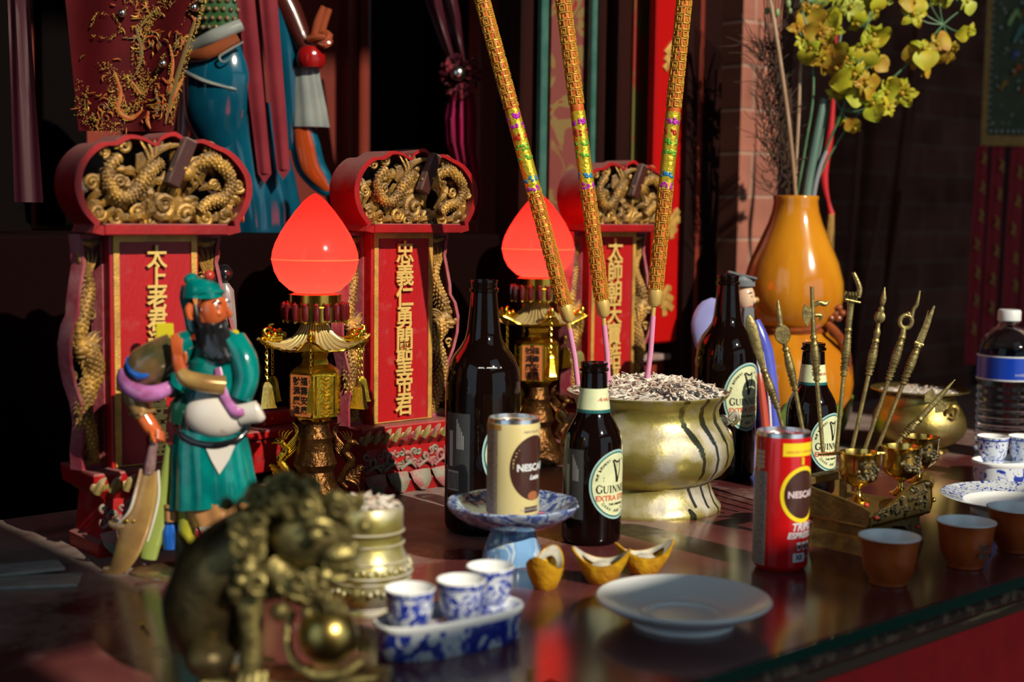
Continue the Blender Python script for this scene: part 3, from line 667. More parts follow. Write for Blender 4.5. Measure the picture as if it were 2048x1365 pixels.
# blue and white porcelain pattern
def bw(name, sc=120, thr=.52, dist=3., w=(.62, .68, .74), k1=(.03, .07, .46), k2=(.015, .03, .30)):
    m, n, L, b = node_mat(name)
    tc = n.new('ShaderNodeTexCoord'); no = n.new('ShaderNodeTexNoise'); no.inputs['Scale'].default_value = sc; no.inputs['Detail'].default_value = 2; no.inputs['Distortion'].default_value = dist
    L.new(tc.outputs['Object'], no.inputs[0]); r = n.new('ShaderNodeValToRGB'); e = r.color_ramp.elements
    e[0].position = thr; e[0].color = (*w, 1); e[1].position = thr+.04; e[1].color = (*k1, 1); e2 = e.new(thr+.14); e2.color = (*k2, 1)
    L.new(no.outputs['Fac'], r.inputs[0]); L.new(r.outputs[0], b.inputs['Base Color']); b.inputs['Roughness'].default_value = .12; b.inputs['Coat Weight'].default_value = .6; b.inputs['Coat Roughness'].default_value = .06
    return m
BWC = bw('blue_flower_glaze', 90, .46); BWD = bw('blue_dense_glaze', 40, .47, 4., (.34, .42, .56), (.12, .18, .42), (.04, .07, .26)); BWS = bw('blue_sprig_glaze', 130, .54, 2.)
# footed dish
t = thing('footed_dish', 'blue and white porcelain dish on a tall foot, holding the cream coffee can', 'dish', gd, radians(22.5))
mb = MB(); mb.lathe([(.0285, 0), (.0290, .003), (.0275, .012), (.0225, .026), (.0205, .031)], bw('blue_leaf_glaze', 26, .50, 1.5, (.16, .34, .62), (.50, .62, .70), (.10, .26, .58)), n=48, lobes=6, lamp=.05); mb.build('foot', t)
mb = MB(); mb.lathe([(.0200, .031), (.030, .034), (.046, .041), (.056, .048), (.061, .0535), (.063, .0575), (.0620, .0590), (.0590, .0580), (.053, .0525), (.040, .0450), (.024, .0437), (.0001, .0437)], BWD, n=64, lobes=8, lamp=.05, cap=False); mb.build('bowl', t)
# cups
def cup(name, label, loc, r, h, body, rim=PORC, grp=None, foot=.66, rz=0, flare=1.12, parts=True, cat='cup', lip=None):
    t = thing(name, label, cat, loc, rz, grp)
    mb = MB(); mb.lathe([(r*foot*.94, 0), (r*foot, .001), (r*foot*.98, h*.08), (r*foot*1.05, h*.12), (r*.86, h*.32), (r*.92, h*.6), (r*.95, h*.85), (r, h-.0008)] if flare < 1.1 else [(r*foot*.94, 0), (r*foot, .001), (r*foot, h*.07), (r*foot*1.02, h*.1), (r*.80, h*.30), (r*.87, h*.55), (r*.90, h*.75), (r*.95, h*.90), (r*1.0, h-.0008)], body, n=48, cap=False)
    mb.lathe([(.0001, .0005), (r*foot*.94, 0)], body, n=48, cap=False); mb.build('cup_body', t)
    mb = MB(); mb.lathe([(r*1.0, h-.0008), (r, h), (r*.97, h+.0003), (r*.93, h-.002), (r*.84, h*.6), (r*.7, h*.25), (.0001, h*.15)], rim, n=48, cap=False); mb.build('cup_lining', t)
    if lip: mb = MB(); mb.lathe([(r*.972+.0002, h*.86), (r*.985+.0002, h*.91)], lip, n=40, cap=False); mb.build('blue_line', t)
    return t
def rings_pts(a, b, n=64, e=2.6):
    o = []
    for j in range(n):
        th = 2*pi*j/n; c_, s_ = cos(th), sin(th)
        o.append((a*abs(c_)**(2/e)*(1 if c_ > 0 else -1), b*abs(s_)**(2/e)*(1 if s_ > 0 else -1)))
    return o
def oval_tray(label, loc, rz, a, b, h, mats=BWC):
    t = thing('oval_tray', label, 'tray', loc, rz)
    def rg(k, z, dk=0): return [Vector((x*k-(dk if x > 0 else -dk)*0, y*k, z)) for x, y in rings_pts(a, b)]
    mb = MB(); mb.loft([rg(.93, 0), rg(.95, .001), rg(.955, h*.75)], mats, cap=True); mb.build('tray_wall', t)
    mb = MB(); mb.loft([rg(.955, h*.75), rg(.99, h*.84), rg(1.0, h*.93), rg(.985, h), rg(.95, h*.97), rg(.92, h*.8), rg(.90, h*.72)], PORC, cap=False); mb.add(rg(.90, h*.72), [tuple(range(64))], PORC); mb.build('tray_rim', t)
    return t, h*.72
TA = radians(36)
tc_ = G(900, 1292); th_ = .028
tr, tz = oval_tray('white oval porcelain tray with blue medallions, front left, carrying three blue cups', tc_, TA, .066, .027, th_, bw('blue_medallion_glaze', 46, .47, 2.5))
for i, (px, lab) in enumerate(((819, 'small blue and white porcelain cup, leftmost of three on the front oval tray'), (922, 'small blue and white porcelain cup, middle of three on the front oval tray'), (980, 'small blue and white porcelain cup, rightmost of three on the front oval tray'))):
    py = (1262, 1243, 1213)[i]
    g = G(px, py, tz); cup('porcelain_cup', lab, (g.x, g.y, tz), .0195, .0335, BWC, PORC, 'cups on the front tray', foot=.62, rz=i*1.3, flare=1.0, lip=BLUEP)
# right tray with blue cups
t2 = G(2050, 962); tr, tz2 = oval_tray('white porcelain oval tray with blue dragon roundels at the right edge', t2, radians(20), .078, .034, .030, bw('blue_roundel_glaze', 55, .53, 2.))
cup('porcelain_cup', 'white cup with blue dragon, left one on the tray at the right edge', V(*G(1984, 924, tz2)[:2], tz2), .0205, .034, BWS, PORC, 'cups on the right tray', foot=.7, flare=1.0, lip=BLUEP)
cup('porcelain_cup', 'white cup with blue dragon, cut by the right edge of the picture', V(*G(2047, 924, tz2)[:2], tz2), .0205, .034, BWS, PORC, 'cups on the right tray', foot=.7, rz=2, flare=1.0, lip=BLUEP)
# red-brown cups
CLAY = mat('red_brown_clay_glaze', (.36, .075, .014), .30, c2=(.28, .05, .010), ns=40)
for px, py, r, lab, ro in ((1776, 1168, .0285, 'red brown clay tea cup with white lining, leftmost of three, nearest the table edge', 2.0), (1929, 1134, .0285, 'red brown clay tea cup with dark characters, middle of the three', .2), (2030, 1102, .030, 'red brown clay tea cup at the right edge, in front of the blue rimmed plate', .1)):
    t = cup('tea_cup', lab, G(px, py), r, .0455, CLAY, PORC, 'red brown tea cups', foot=.60)
    if ro < 1:
        mb = MB()
        for k in range(3):
            for q in range(3):
                a = .28+k*.22; Rr = r*(.86+.03*q)
                mb.text('清茶香福壽喜和平安'[k*3+q], .006, BLACKG, lambda x, y, e, a=a, Rr=Rr, q=q: ((Rr+.0006)*sin(a+x/Rr), -(Rr+.0006)*cos(a+x/Rr), .030-q*.007+y), bold=.0002)
        mb.build('dark_lettering', t)
# saucer
t = thing('saucer', 'plain white porcelain saucer with a raised ring, at the front of the table', 'saucer', G(1366, 1246))
mb = MB(); mb.lathe([(.040, 0), (.0425, 0), (.0425, .004), (.050, .007), (.064, .0145), (.0722, .0195), (.0732, .0212), (.0722, .0225), (.068, .0205), (.050, .0110), (.036, .0080), (.0335, .0095), (.0295, .0095), (.027, .0072), (.0001, .0068)], PORC, n=96, cap=False); mb.lathe([(.0001, .003), (.040, .003), (.040, 0)], PORC, n=96, cap=False); mb.build('dish', t)
# blue rimmed plate
t = thing('dinner_plate', 'large white plate with blue flower border at the right edge behind the tea cups', 'plate', G(2040, 1026))
mb = MB(); mb.lathe([(.0001, .004), (.050, .004), (.052, 0), (.055, 0), (.055, .006), (.070, .012), (.088, .0185), (.090, .0195), (.0885, .0202)], PORC, n=96, cap=False)
mb.lathe([(.064, .0125), (.058, .0090), (.050, .0075), (.0001, .0070)], PORC, n=96, cap=False); mb.build('dish', t)
mb = MB(); mb.lathe([(.0885, .0202), (.064, .0125)], BWS, n=96, cap=False); mb.build('blue_border', t)
# gold paper ingots
INGM = mat('gold_paper', (.80, .46, .02), .36, .35, c2=(.62, .30, .02), ns=60, bump=.8, bs=160)
INGI = mat('silvered_dusty_paper', (.42, .42, .36), .5, c2=(.62, .60, .50), ns=90)
def ingot(label, loc, rz, L=.033, W=.018, hh=.026):
    t = thing('gold_ingot', label, 'ingot', loc, rz, 'gold ingots on the table')
    mb = MB(); n = 48; rs = []
    def rim(th): return hh*(.74+.52*abs(cos(th))**2.2)
    for k, q in ((0, .50), (.10, .60), (.32, .74), (.60, .88), (.85, .96), (1, 1)):
        rs.append([Vector((L*(q*.6+.4*q*q)*cos(2*pi*j/n), W*q**.8*sin(2*pi*j/n), k*rim(2*pi*j/n))) for j in range(n)])
    mb.loft(rs, INGM, cap=False); mb.add(rs[0], [tuple(range(n))], INGM)
    inn = [[Vector((L*q*cos(2*pi*j/n), W*q*.93*sin(2*pi*j/n), rim(2*pi*j/n)*kz)) for j in range(n)] for q, kz in ((1, 1), (.93, 1.0), (.84, .90), (.66, .76))]
    mb.loft([inn[0], inn[1]], INGM, cap=False); mb.build('shell', t)
    mb = MB(); mb.loft(inn[1:], INGI, cap=False); mb.ell((0, 0, hh*.52), (L*.40, W*.55, hh*.26), INGI, 24, 10); mb.build('inside', t)
    return t
ingot('gold paper ingot seen end-on, left of the three, in front of the footed dish', G(1090, 1176), radians(70), .026, .0165, .027)
ingot('gold paper ingot with upturned ends, middle of the three, before the small bottle', G(1202, 1166), radians(-8), .0275, .018, .026)
ingot('gold paper ingot, right and rearmost of the three beside the small bottle', G(1288, 1148), radians(16), .030, .017, .025)
# red paper with gold edge at the bottom of the picture
t = thing('red_paper', 'small red paper piece with a gold corner lying at the front of the glass', 'paper', G(1110, 1392), radians(35))
mb = MB(); mb.add([(-.018, -.02, .0008), (.016, -.022, .0008), (.008, .016, .006), (-.012, .012, .004), (-.018, -.02, .0002), (.016, -.022, .0002), (.008, .016, .0054), (-.012, .012, .0034)], [(0, 1, 2, 3), (7, 6, 5, 4), (0, 4, 5, 1), (1, 5, 6, 2), (2, 6, 7, 3), (3, 7, 4, 0)], mat('red_paper', (.62, .008, .01), .6)); mb.build('sheet', t)
mb = MB(); mb.box((-.006, .022, .010), (.003, .002, .009), GOLDS, bev=.0004); mb.build('gold_corner', t)
# ---------------------------------------------------------------- brass burners, incense, lamps, vase
def depth_of(p): return (p-V(0, 0, H)).dot(_Fw)
def draw(px, py, z=0.):                              # a base point and a maker of drawings standing on it
    g = G(px, py, z); s = depth_of(g)/F
    return g, s, (lambda: MB(px, py, s))
def pot(name, label, cat, px, py, prof, m, inner=.86, n=72):
    g, s, B = draw(px, py); t = thing(name, label, cat, g)
    mb = B(); rr, ry = prof[-1]
    pr = prof+[(rr*1.0, ry-2), (rr*.97, ry-2.5), (prof[-3][0]*.95, prof[-3][1]+1), (prof[-4][0]*.9, prof[-4][1]+6), (.01, prof[-4][1]+8)]
    mb.lathe([(r, y) for r, y in pr], m, c=(px, 0, 0), n=n, cap=False); mb.build('pot_body', t, ang=50)
    return t, g, s, B
ASH = mat('pale_ash', (.44, .41, .37), .95, c2=(.66, .64, .60), ns=160, thr=(.35, .6), bump=1., bs=500)
STB = mat('burnt_incense_stub', (.74, .70, .62), .9, c2=(.42, .30, .24), ns=90, thr=(.45, .6))
POTM = mat('dusty_burner_brass', (.44, .38, .10), .33, .7, c2=(.46, .45, .40), ns=24, thr=(.5, .66), bump=.14, bs=260, r2=.75, dust=.8, dustc=(.50, .48, .44))
PX, PY = 1291, 1010
t, gP, sP, B = pot('incense_burner', 'large brass incense burner heaped with pale burnt incense stubs, holding three tall sticks', 'incense burner', PX, PY,
    [(149, 1010), (149, 1003), (139, 992), (131, 975), (126, 958), (128, 952), (150, 940), (166, 920), (173, 896), (170, 872), (156, 850), (143, 832), (140, 815), (146, 798), (157, 788), (161, 782)], POTM)
for sd in (-1, 1):
    mb = B(); x = PX+sd*150; mb.ell((x, 838, 0), (20, 12, 12), POTM, 12, 8); mb.tube([(x+sd*12, 835, -6), (x+sd*24, 822, -8), (x+sd*28, 836, -4), (x+sd*18, 848, 0)], [6, 6, 5, 3], POTM, n=8, smooth=4)
    mb.tube([(x, 850, -6), (x+sd*14, 862, -10), (x+sd*10, 884, -8), (x, 880, -2)], [4, 4, 4, 3], POTM, n=8, smooth=4); mb.build('lion_handle', t)
# ash surface with stubs
def ash_stuff(name, label, g, s, r, z, n, ln, seed, hill=.02):
    random.seed(seed); mb = MB(); rs = []
    for i in range(9):
        q = i/8; rs.append([Vector((r*(1-q)*cos(2*pi*j/40)+.0001, r*(1-q)*sin(2*pi*j/40), z+hill*(1-(1-q)**2)+.0015*sin(j*3.1+i*2))) for j in range(40)])
    mb.loft(rs, ASH, cap=True)
    for i in range(n):
        q = sqrt(random.random())*.97; a = random.uniform(0, 2*pi); d = random.uniform(0, 2*pi); e = random.uniform(-.1, .55)*(1 if random.random() < .8 else 1.8)
        c = Vector((r*q*cos(a), r*q*sin(a), z+hill*(1-q*q)+random.uniform(.001, .004))); l = random.uniform(.35, 1)*ln/2
        v = Vector((cos(d)*cos(e), sin(d)*cos(e), sin(e)))*l; b = Vector((random.uniform(-1, 1), random.uniform(-1, 1), random.uniform(0, 1)))*l*.25
        mb.tube([c-v, c+b, c+v], [.0012, .0014, .0008], STB, n=5)
    o = mb.build(name, None, g); tag(o, label, 'ash', kind='stuff'); return o
ash_stuff('incense_ash', 'heap of pale ash and burnt incense stubs filling the large brass burner', gP, sP, 152*sP, (PY-786)*sP, 620, .020, 3, .016)
# tall dragon incense sticks
INB = mat('orange_incense_paste', (.60, .16, .02), .45, .2, c2=(.50, .10, .012), ns=90); ING = mat('gold_fret', (.82, .46, .06), .35, .6); INF = mat('yellow_foil', (.75, .55, .04), .3, .7, bump=.6, bs=300)
PINKS = mat('pink_bamboo_stick', (.62, .24, .42), .6, dust=.3); INC = mat('pale_gold_collar', (.72, .50, .15), .4, .4)
COLS = [mat('violet_foil', (.50, .03, .50), .3, .5), mat('green_foil', (.15, .45, .05), .3, .5), mat('blue_foil', (.05, .25, .50), .3, .5), mat('magenta_foil', (.60, .04, .25), .3, .5)]
mat('red_foil', (.50, .04, .02), .35, .4)
def incense(label, top, mid, bot, r, dep, f0, f1):
    g = D(bot[0], bot[1], dep); s = dep/F; t = thing('dragon_incense', label, 'incense stick', g, 0, 'tall dragon incense sticks')
    def B(): return MB(bot[0], bot[1], s)
    up = Vector((top[0]-mid[0], top[1]-mid[1], 0)); L = up.length; u = up/L; T0 = Vector((mid[0], mid[1], 0)); u.z = 0
    T1 = T0+u*(L+220)
    e1 = Vector((-u.y, u.x, 0)); e2 = Vector((0, 0, 1))
    bend = lambda k: Vector((0, 0, 0))
    P_ = lambda k, th, rr: T0+u*k+e1*rr*cos(th)+e2*rr*sin(th)
    mb = B(); mb.tube([T0+u*16, T1], r*.92, INB, n=20)
    cell = r*1.0; rows = int((L+200)/cell); nc = 6
    pats = [[(0, 0, 1, 0), (0, 1, 1, 1), (.5, 0, .5, 1)], [(0, 0, 0, 1), (0, 1, 1, 1), (1, 1, 1, .4), (.5, 0, .5, .55), (.5, 0, 1, 0)], [(.15, .1, .85, .1), (.85, .1, .85, .9), (.85, .9, .15, .9), (.15, .9, .15, .1), (.5, .1, .5, .5)]]
    for i in range(rows):
        k0 = 20+i*cell
        if f0 <= k0 <= f1: continue
        for j in range(nc):
            th0 = 2*pi*j/nc+(i//9)*.2
            for (x0, y0, x1, y1) in pats[(i+2*j) % 3]:
                a = P_(k0+y0*cell*.82, th0+x0*.85*2*pi/nc, r*.98); b = P_(k0+y1*cell*.82, th0+x1*.85*2*pi/nc, r*.98)
                if abs(x0-x1) > .6: c = P_(k0+(y0+y1)/2*cell*.82, th0+(x0+x1)/2*.85*2*pi/nc, r*1.0); mb.tube([a, c, b], r*.10, ING, n=4)
                else: mb.tube([a, b], r*.10, ING, n=4)
    mb.build('fret_relief_body', t)
    mb = B(); mb.tube([T0+u*f0, T0+u*f1], r*.99, INF, n=20); random.seed(int(bot[0])); k = f0+8; i = 0; SEQ_ = [COLS[0], COLS[2], None, COLS[1], COLS[1], MC['red_foil'], COLS[0]]
    while k < f1-8:
        for j in range(3):
            th = -pi/2+.9*(j-1)+random.uniform(-.3, .3)
            for q in range(4 if SEQ_[i % 7] else 0): mb.ell(P_(k+random.uniform(-5, 5), th+random.uniform(-.3, .3), r*.78), (r*.32, r*.32, r*.3), SEQ_[i % 7], 7, 5)
        k += 21; i += 1
    mb.build('coloured_foil_band', t)
    mb = B(); mb.tube([T0+u*20, T0+u*16, T0-u*8, T0-u*14], [r*.95, r*1.0, r*.88, r*.55], INC, n=12); mb.build('collar', t)
    d = Vector((bot[0], bot[1]+22, 0)); e = (d-T0)
    mb = B(); mb.tube([T0, T0+e*.22], [r*.32, r*.30], INC, n=10); mb.tube([T0+e*.2, T0+e*.6+e1*2, d], [r*.36, r*.36, r*.36], PINKS, n=12); mb.build('bamboo_stem', t)
    return t
incense('tall gold fretted incense stick leaning left, leftmost of the three in the burner', (952, 0), (1133, 630), (1156, 748), 15, 1.60, 250, 420)
incense('tall gold fretted incense stick, middle of the three in the burner', (1112, 0), (1204, 620), (1217, 748), 15, 1.63, 240, 395)
incense('tall gold fretted incense stick leaning right, rightmost of the three in the burner', (1352, 0), (1306, 598), (1294, 744), 15, 1.64, 218, 370)

# lotus lamps
def lotus_mat():
    m = bpy.data.materials.new('glowing_red_lotus'); m.use_nodes = True; n = m.node_tree.nodes; L = m.node_tree.links; n.clear()
    o = n.new('ShaderNodeOutputMaterial'); tr = n.new('ShaderNodeBsdfTranslucent'); tr.inputs[0].default_value = (1, .06, .06, 1)
    df = n.new('ShaderNodeBsdfPrincipled'); df.inputs['Base Color'].default_value = (.50, .008, .008, 1); df.inputs['Roughness'].default_value = .12
    df.inputs['Emission Color'].default_value = (1, .022, .022, 1); df.inputs['Emission Strength'].default_value = .30
    mx = n.new('ShaderNodeMixShader'); mx.inputs[0].default_value = .45; L.new(tr.outputs[0], mx.inputs[1]); L.new(df.outputs[0], mx.inputs[2]); L.new(mx.outputs[0], o.inputs[0]); return m
HA = pi/6+.06; LOT = lotus_mat(); BEAD = mat('dark_red_bead', (.10, .008, .010), .12, coat=.5); ROOF = mat('ribbed_gilt_roof', (.62, .50, .20), .38, .7, dust=.3, dustc=(.42, .36, .24)); ORAP = mat('orange_paper_panel', (.62, .20, .05), .6, c2=(.50, .14, .04), ns=50)
BRONZ = mat('brown_gilt', (.16, .075, .02), .35, .9, c2=(.07, .03, .01), ns=60, bump=.8, bs=220)
def lotus_lamp(label, px, py, k, rz):
    """k = size of this lamp's picture relative to the nearer one"""
    g = G(px, py); s = depth_of(g)/F; X0 = 630; Y0 = 1025; sc = s*k
    t = thing('lotus_lamp', label, 'lamp', g, rz, 'red lotus lamps')
    B = lambda: MB(X0, Y0, sc); c = (X0, 0, 0)
    mb = B(); mb.lathe([(78, 1025), (80, 1019), (76, 1004), (62, 992), (52, 978), (40, 960), (36, 940), (44, 925), (38, 905), (33, 880), (36, 872), (30, 862), (28, 845), (34, 838)], BRONZ, c=c, n=48); mb.build('pedestal', t)
    mb = B(); mb.lathe([(34, 838), (38, 832), (52, 828)], GOLDS, c=c, n=6, a0=HA); mb.lathe([(52, 828), (53, 742), (45, 734), (30, 726), (26, 716), (30, 706), (22, 700)], GOLDS, c=c, n=6, a0=HA)
    for j in range(6):
        a = HA+2*pi*(j+.5)/6; ro = 46.6
        ux, uz = -sin(a), cos(a); cx, cz = X0+ro*cos(a), ro*sin(a)
        P2 = lambda u_, y: (cx+ux*u_, y, cz+uz*u_)
        for q in range(10):
            y = 750+q*8; mb.tube([P2(-10+3*(q % 3), y), (cx+ux*0+1.5*cos(a), y+5, cz+uz*0+1.5*sin(a)), P2(10-2*(q % 2), y+1)], 1.6, GOLDS, n=5)
        mb.tube([P2(-20, 746), P2(20, 746), P2(20, 822), P2(-20, 822)], 1.8, GOLDS, n=5, closed=True)
    mb.build('hexagonal_lantern', t)
    mb = B()
    for j in (3,):
        a = HA+2*pi*(j+.5)/6; ro = 49; ux, uz = -sin(a), cos(a); cx, cz = X0+ro*cos(a), ro*sin(a)
        mb.add([(cx-ux*24, 744, cz-uz*24), (cx+ux*24, 744, cz+uz*24), (cx+ux*24, 826, cz+uz*24), (cx-ux*24, 826, cz-uz*24)], [(0, 1, 2, 3)], ORAP)
        if j == 4 or True:
            hx, hz = cos(a), sin(a)
            for q, w_ in enumerate(('財源廣進', '福壽安康')):
                for r_, ch in enumerate(w_):
                    oy = 757+r_*19; ou = (-9+q*18)
                    sgn = 1
                    mb.text(ch, 17, BLACKG, lambda x, y, e, ou=ou, oy=oy, sgn=sgn: (cx+hx*.8+ux*(ou+x)*sgn, oy-y, cz+hz*.8+uz*(ou+x)*sgn), bold=.3)
    mb.build('printed_panel', t)
    # roof with six swept corners
    mb = B(); rs = []
    for q in range(9):
        u_ = q/8; ring = []
        for j in range(72):
            th = 2*pi*j/72; cr = abs(cos(3*(th-HA)))**6
            r_ = 26+(62+34*cr*u_)*(u_**1.25); y = 648+44*(1-(1-u_)**2)-22*cr*u_**3+1.2*(j % 2)
            ring.append((X0+r_*cos(th), y, r_*sin(th)))
        rs.append(ring)
    rs2 = rs+[[(X0+(p[0]-X0)*.97, p[1]+3, p[2]*.97) for p in rs[-1]], [(X0+(p[0]-X0)*.4, 698, p[2]*.4) for p in rs[-1]]]
    mb.loft(rs2, ROOF); mb.tube([Vector(p)+V(0, 1, 0) for p in rs[-1]], 2.2, GOLDS, n=6, closed=True, bump=.3)
    for j in range(0, 72, 2): mb.tube([Vector(r_[j])+V(0, -.8, 0) for r_ in rs], 1.7, ROOF, n=5)
    pass; mb.build('swept_roof', t)
    for j in range(6):
        a = HA+pi/3*j+.0; ca, sa = cos(a), sin(a); Q = lambda r_, y, o=0: (X0+r_*ca-o*sa, y, r_*sa+o*ca)
        mb = B(); mb.tube([Q(72, 672), Q(92, 672), Q(106, 664), Q(108, 655), Q(100, 652)], [6, 8, 6, 4, 2], GOLDS, n=10, smooth=3, bump=.12); mb.ell(Q(100, 668), 9, GOLDS, 10, 8); mb.ell(Q(86, 664), 6, GOLDS, 8, 6); mb.ell(Q(112, 672), 5, GOLDS, 8, 6); mb.build('dragon_head', t)
        mb = B(); n_ = 11
        for q in range(n_):
            y = 680+q*7; mb.tube([Q(103+3*cos(w_*pi/3)*(q % 2), y+4.6*sin(w_*pi/3), 3*cos(w_*pi/3)*((q+1) % 2)) for w_ in range(6)], 1.1, GOLDS, n=5, closed=True)
        ch = mb.build('chain', t)
        mb = B(); mb.loft([[Q(103+w_*cx_, y, w_*cy_) for cx_, cy_ in ((1, .45), (-1, .45), (-1, -.45), (1, -.45))] for y, w_ in ((757, 4), (764, 9), (768, 10), (800, 15), (808, 18))], BRASSB if j % 2 else GOLDS); mb.build('bell', ch)
    mb = B(); mb.lathe([(24, 650), (28, 645), (60, 640), (60, 612), (52, 610), (52, 588), (40, 585)], mat('red_gilt_neck', (.60, .34, .05), .2, 1.), c=c, n=48); mb.build('lamp_collar', t)
    for j in range(18):
        a = 2*pi*j/18; mb = B(); x, z = X0+62*cos(a), 62*sin(a); mb.lathe([(1, 640), (5, 637), (6.4, 630), (6.4, 612), (5, 606), (1, 603)], BEAD, c=(x, 0, z), n=10); mb.ell((x, 641, z), 3, GOLDS, 6, 5); mb.build('bead', t)
    mb = B(); pr = [(30, 588), (50, 580), (70, 562), (80, 543), (84, 526), (85, 521)]
    mb.lathe(pr, LOT, c=c, n=64, cap=False); mb.build('lotus_shade', t)
    mb = B(); mb.lathe([(85, 521), (86.5, 519.5), (85, 518)], mat('lotus_seam', (.9, .10, .04), .3, emit=(1, .10, .04), es=1.3), c=c, n=64, cap=False)
    mb.build('shade_seam', t)
    mb = B(); mb.lathe([(85, 518), (83.5, 505), (78, 488), (68, 468), (54, 446), (38, 424), (22, 405), (10, 395), (.5, 390)], LOT, c=c, n=64, cap=False); mb.build('lotus_shade', t)
    ld = bpy.data.lights.new('lotus_bulb', 'POINT'); ld.energy = .50*(k*s/.00058)**2; ld.color = (1, .50, .28); ld.shadow_soft_size = .012; lo = bpy.data.objects.new('lotus_bulb', ld); C.objects.link(lo); lo.parent = t; lo.location = (0, 0, (Y0-535)*sc)
    def beast(x, y0, hand, m, nm):
        mb = B(); X = lambda a, b, d=0: (x+hand*a, y0-b, d)
        mb.tube([X(0, 5), X(14, 20), X(4, 42, -5), X(-8, 62, -8), X(4, 80, -10), X(-4, 96, -12)], [3, 7, 8, 8, 7, 6], m, n=10, smooth=6, bump=.16)
        mb.ell(X(-8, 100, -13), (10, 7, 7), m, 10, 8); mb.tube([X(-14, 100, -13), X(-24, 95, -13)], [5, 1], m, n=7)
        for q in range(6): mb.tube([X(0, 62+4*q, -8), X(18+2*q, 78+8*q, -4), X(30-3*q, 96+8*q, 0)], [4, 3.5, .8], m, n=6, smooth=3)
        for q in range(6): mb.tube([X(4, 24+2*q), X(-16-3*q, 14+7*q, 3), X(-24+2*q, -2+10*q, 4)], [4, 3, .8], m, n=6, smooth=3)
        for q in range(4): mb.tube([X(-6+3*q, 104, -12), X(-10+7*q, 116, -12), X(-6+8*q, 122, -12)], [2, 1.6, .5], m, n=5)
        mb.build(nm, t)
    beast(570, 980, 1, GOLDS, 'gilt_phoenix'); beast(695, 980, -1, BRONZ, 'gilt_dragon')
    return t
lotus_lamp('glowing red lotus lamp on gilt pagoda stand with hanging bells, nearer one on the left', 630, 1025, 1.0, 0)
lotus_lamp('glowing red lotus lamp on gilt pagoda stand, farther one behind the leaning incense sticks', 1070, 923, 141/168, radians(14))

# yellow gourd vase
VASE = mat('amber_yellow_glaze', (.56, .23, .012), .14, c2=(.46, .16, .008), ns=16, coat=.8, stretch=(1, 1, .3)); BRG = mat('brown_glaze', (.16, .035, .012), .12, coat=.8, c2=(.28, .07, .02), ns=30); GRG = mat('green_glaze', (.05, .24, .03), .15, coat=.7, c2=(.20, .32, .03), ns=30)
g, s, B = draw(1577, 880); VX = 1577
t = thing('gourd_vase', 'amber yellow double gourd vase with green leaf base holding flowers, in front of the brick', 'vase', g)
mb = B(); mb.lathe([(84, 880), (88, 872), (104, 840), (117, 800), (122, 760), (118, 725), (104, 695), (84, 676), (74, 668), (70, 662)], VASE, c=(VX, 0, 0), n=96, lobes=14, lamp=.02, cap=False)
mb.lathe([(70, 652), (82, 640), (94, 615), (99, 590), (97, 562), (87, 525), (70, 486), (54, 450), (46, 425), (43, 405), (45, 397), (43, 394), (39, 397), (38, 420), (30, 440)], VASE, c=(VX, 0, 0), n=96, cap=False); mb.build('vase_body', t, ang=60)
mb = B(); mb.lathe([(70, 664), (76, 660), (77, 655), (72, 650)], BRG, c=(VX, 0, 0), n=64); mb.ell((VX+72, 622, -52), (20, 12, 12), BRG, 14, 10)
for q in range(6): a = q*1.05; mb.ell((VX+70+14*cos(a), 620+12*sin(a), -62), (8, 7, 7), BRG, 10, 8)
mb.tube([(VX+55, 640, -60), (VX+78, 665, -66), (VX+96, 705, -62), (VX+98, 745, -60), (VX+86, 775, -80)], [7, 9, 9, 7, 3], BRG, n=10, smooth=5)
mb.tube([(VX+40, 645, -66), (VX+20, 652, -74), (VX-20, 655, -76)], [6, 5, 4], BRG, n=10, smooth=4); mb.build('glazed_sash', t)
mb = B()
for j in range(14):
    a = 2*pi*j/14; ca, sa = cos(a), sin(a); R_ = lambda r, y, o=0: (VX+r*ca-o*sa, y, r*sa+o*ca)
    mb.tube([R_(90, 884), R_(108, 850), R_(123, 812), R_(126+4*(j % 2), 784)], [16, 24, 18, 2], GRG, n=10, flat=1., nv=(-sa, 0, ca), smooth=4) if False else mb.loft([[R_(r+2*cos(w*pi/3)*(1 if r else 1), y, ww*sin(w*pi/3)) for w in range(6)] for r, y, ww in ((90, 879.5, 16), (107, 850, 24), (119, 818, 18), (123, 800, 9), (125, 788, 1))], GRG)
mb.build('green_leaf_base', t)

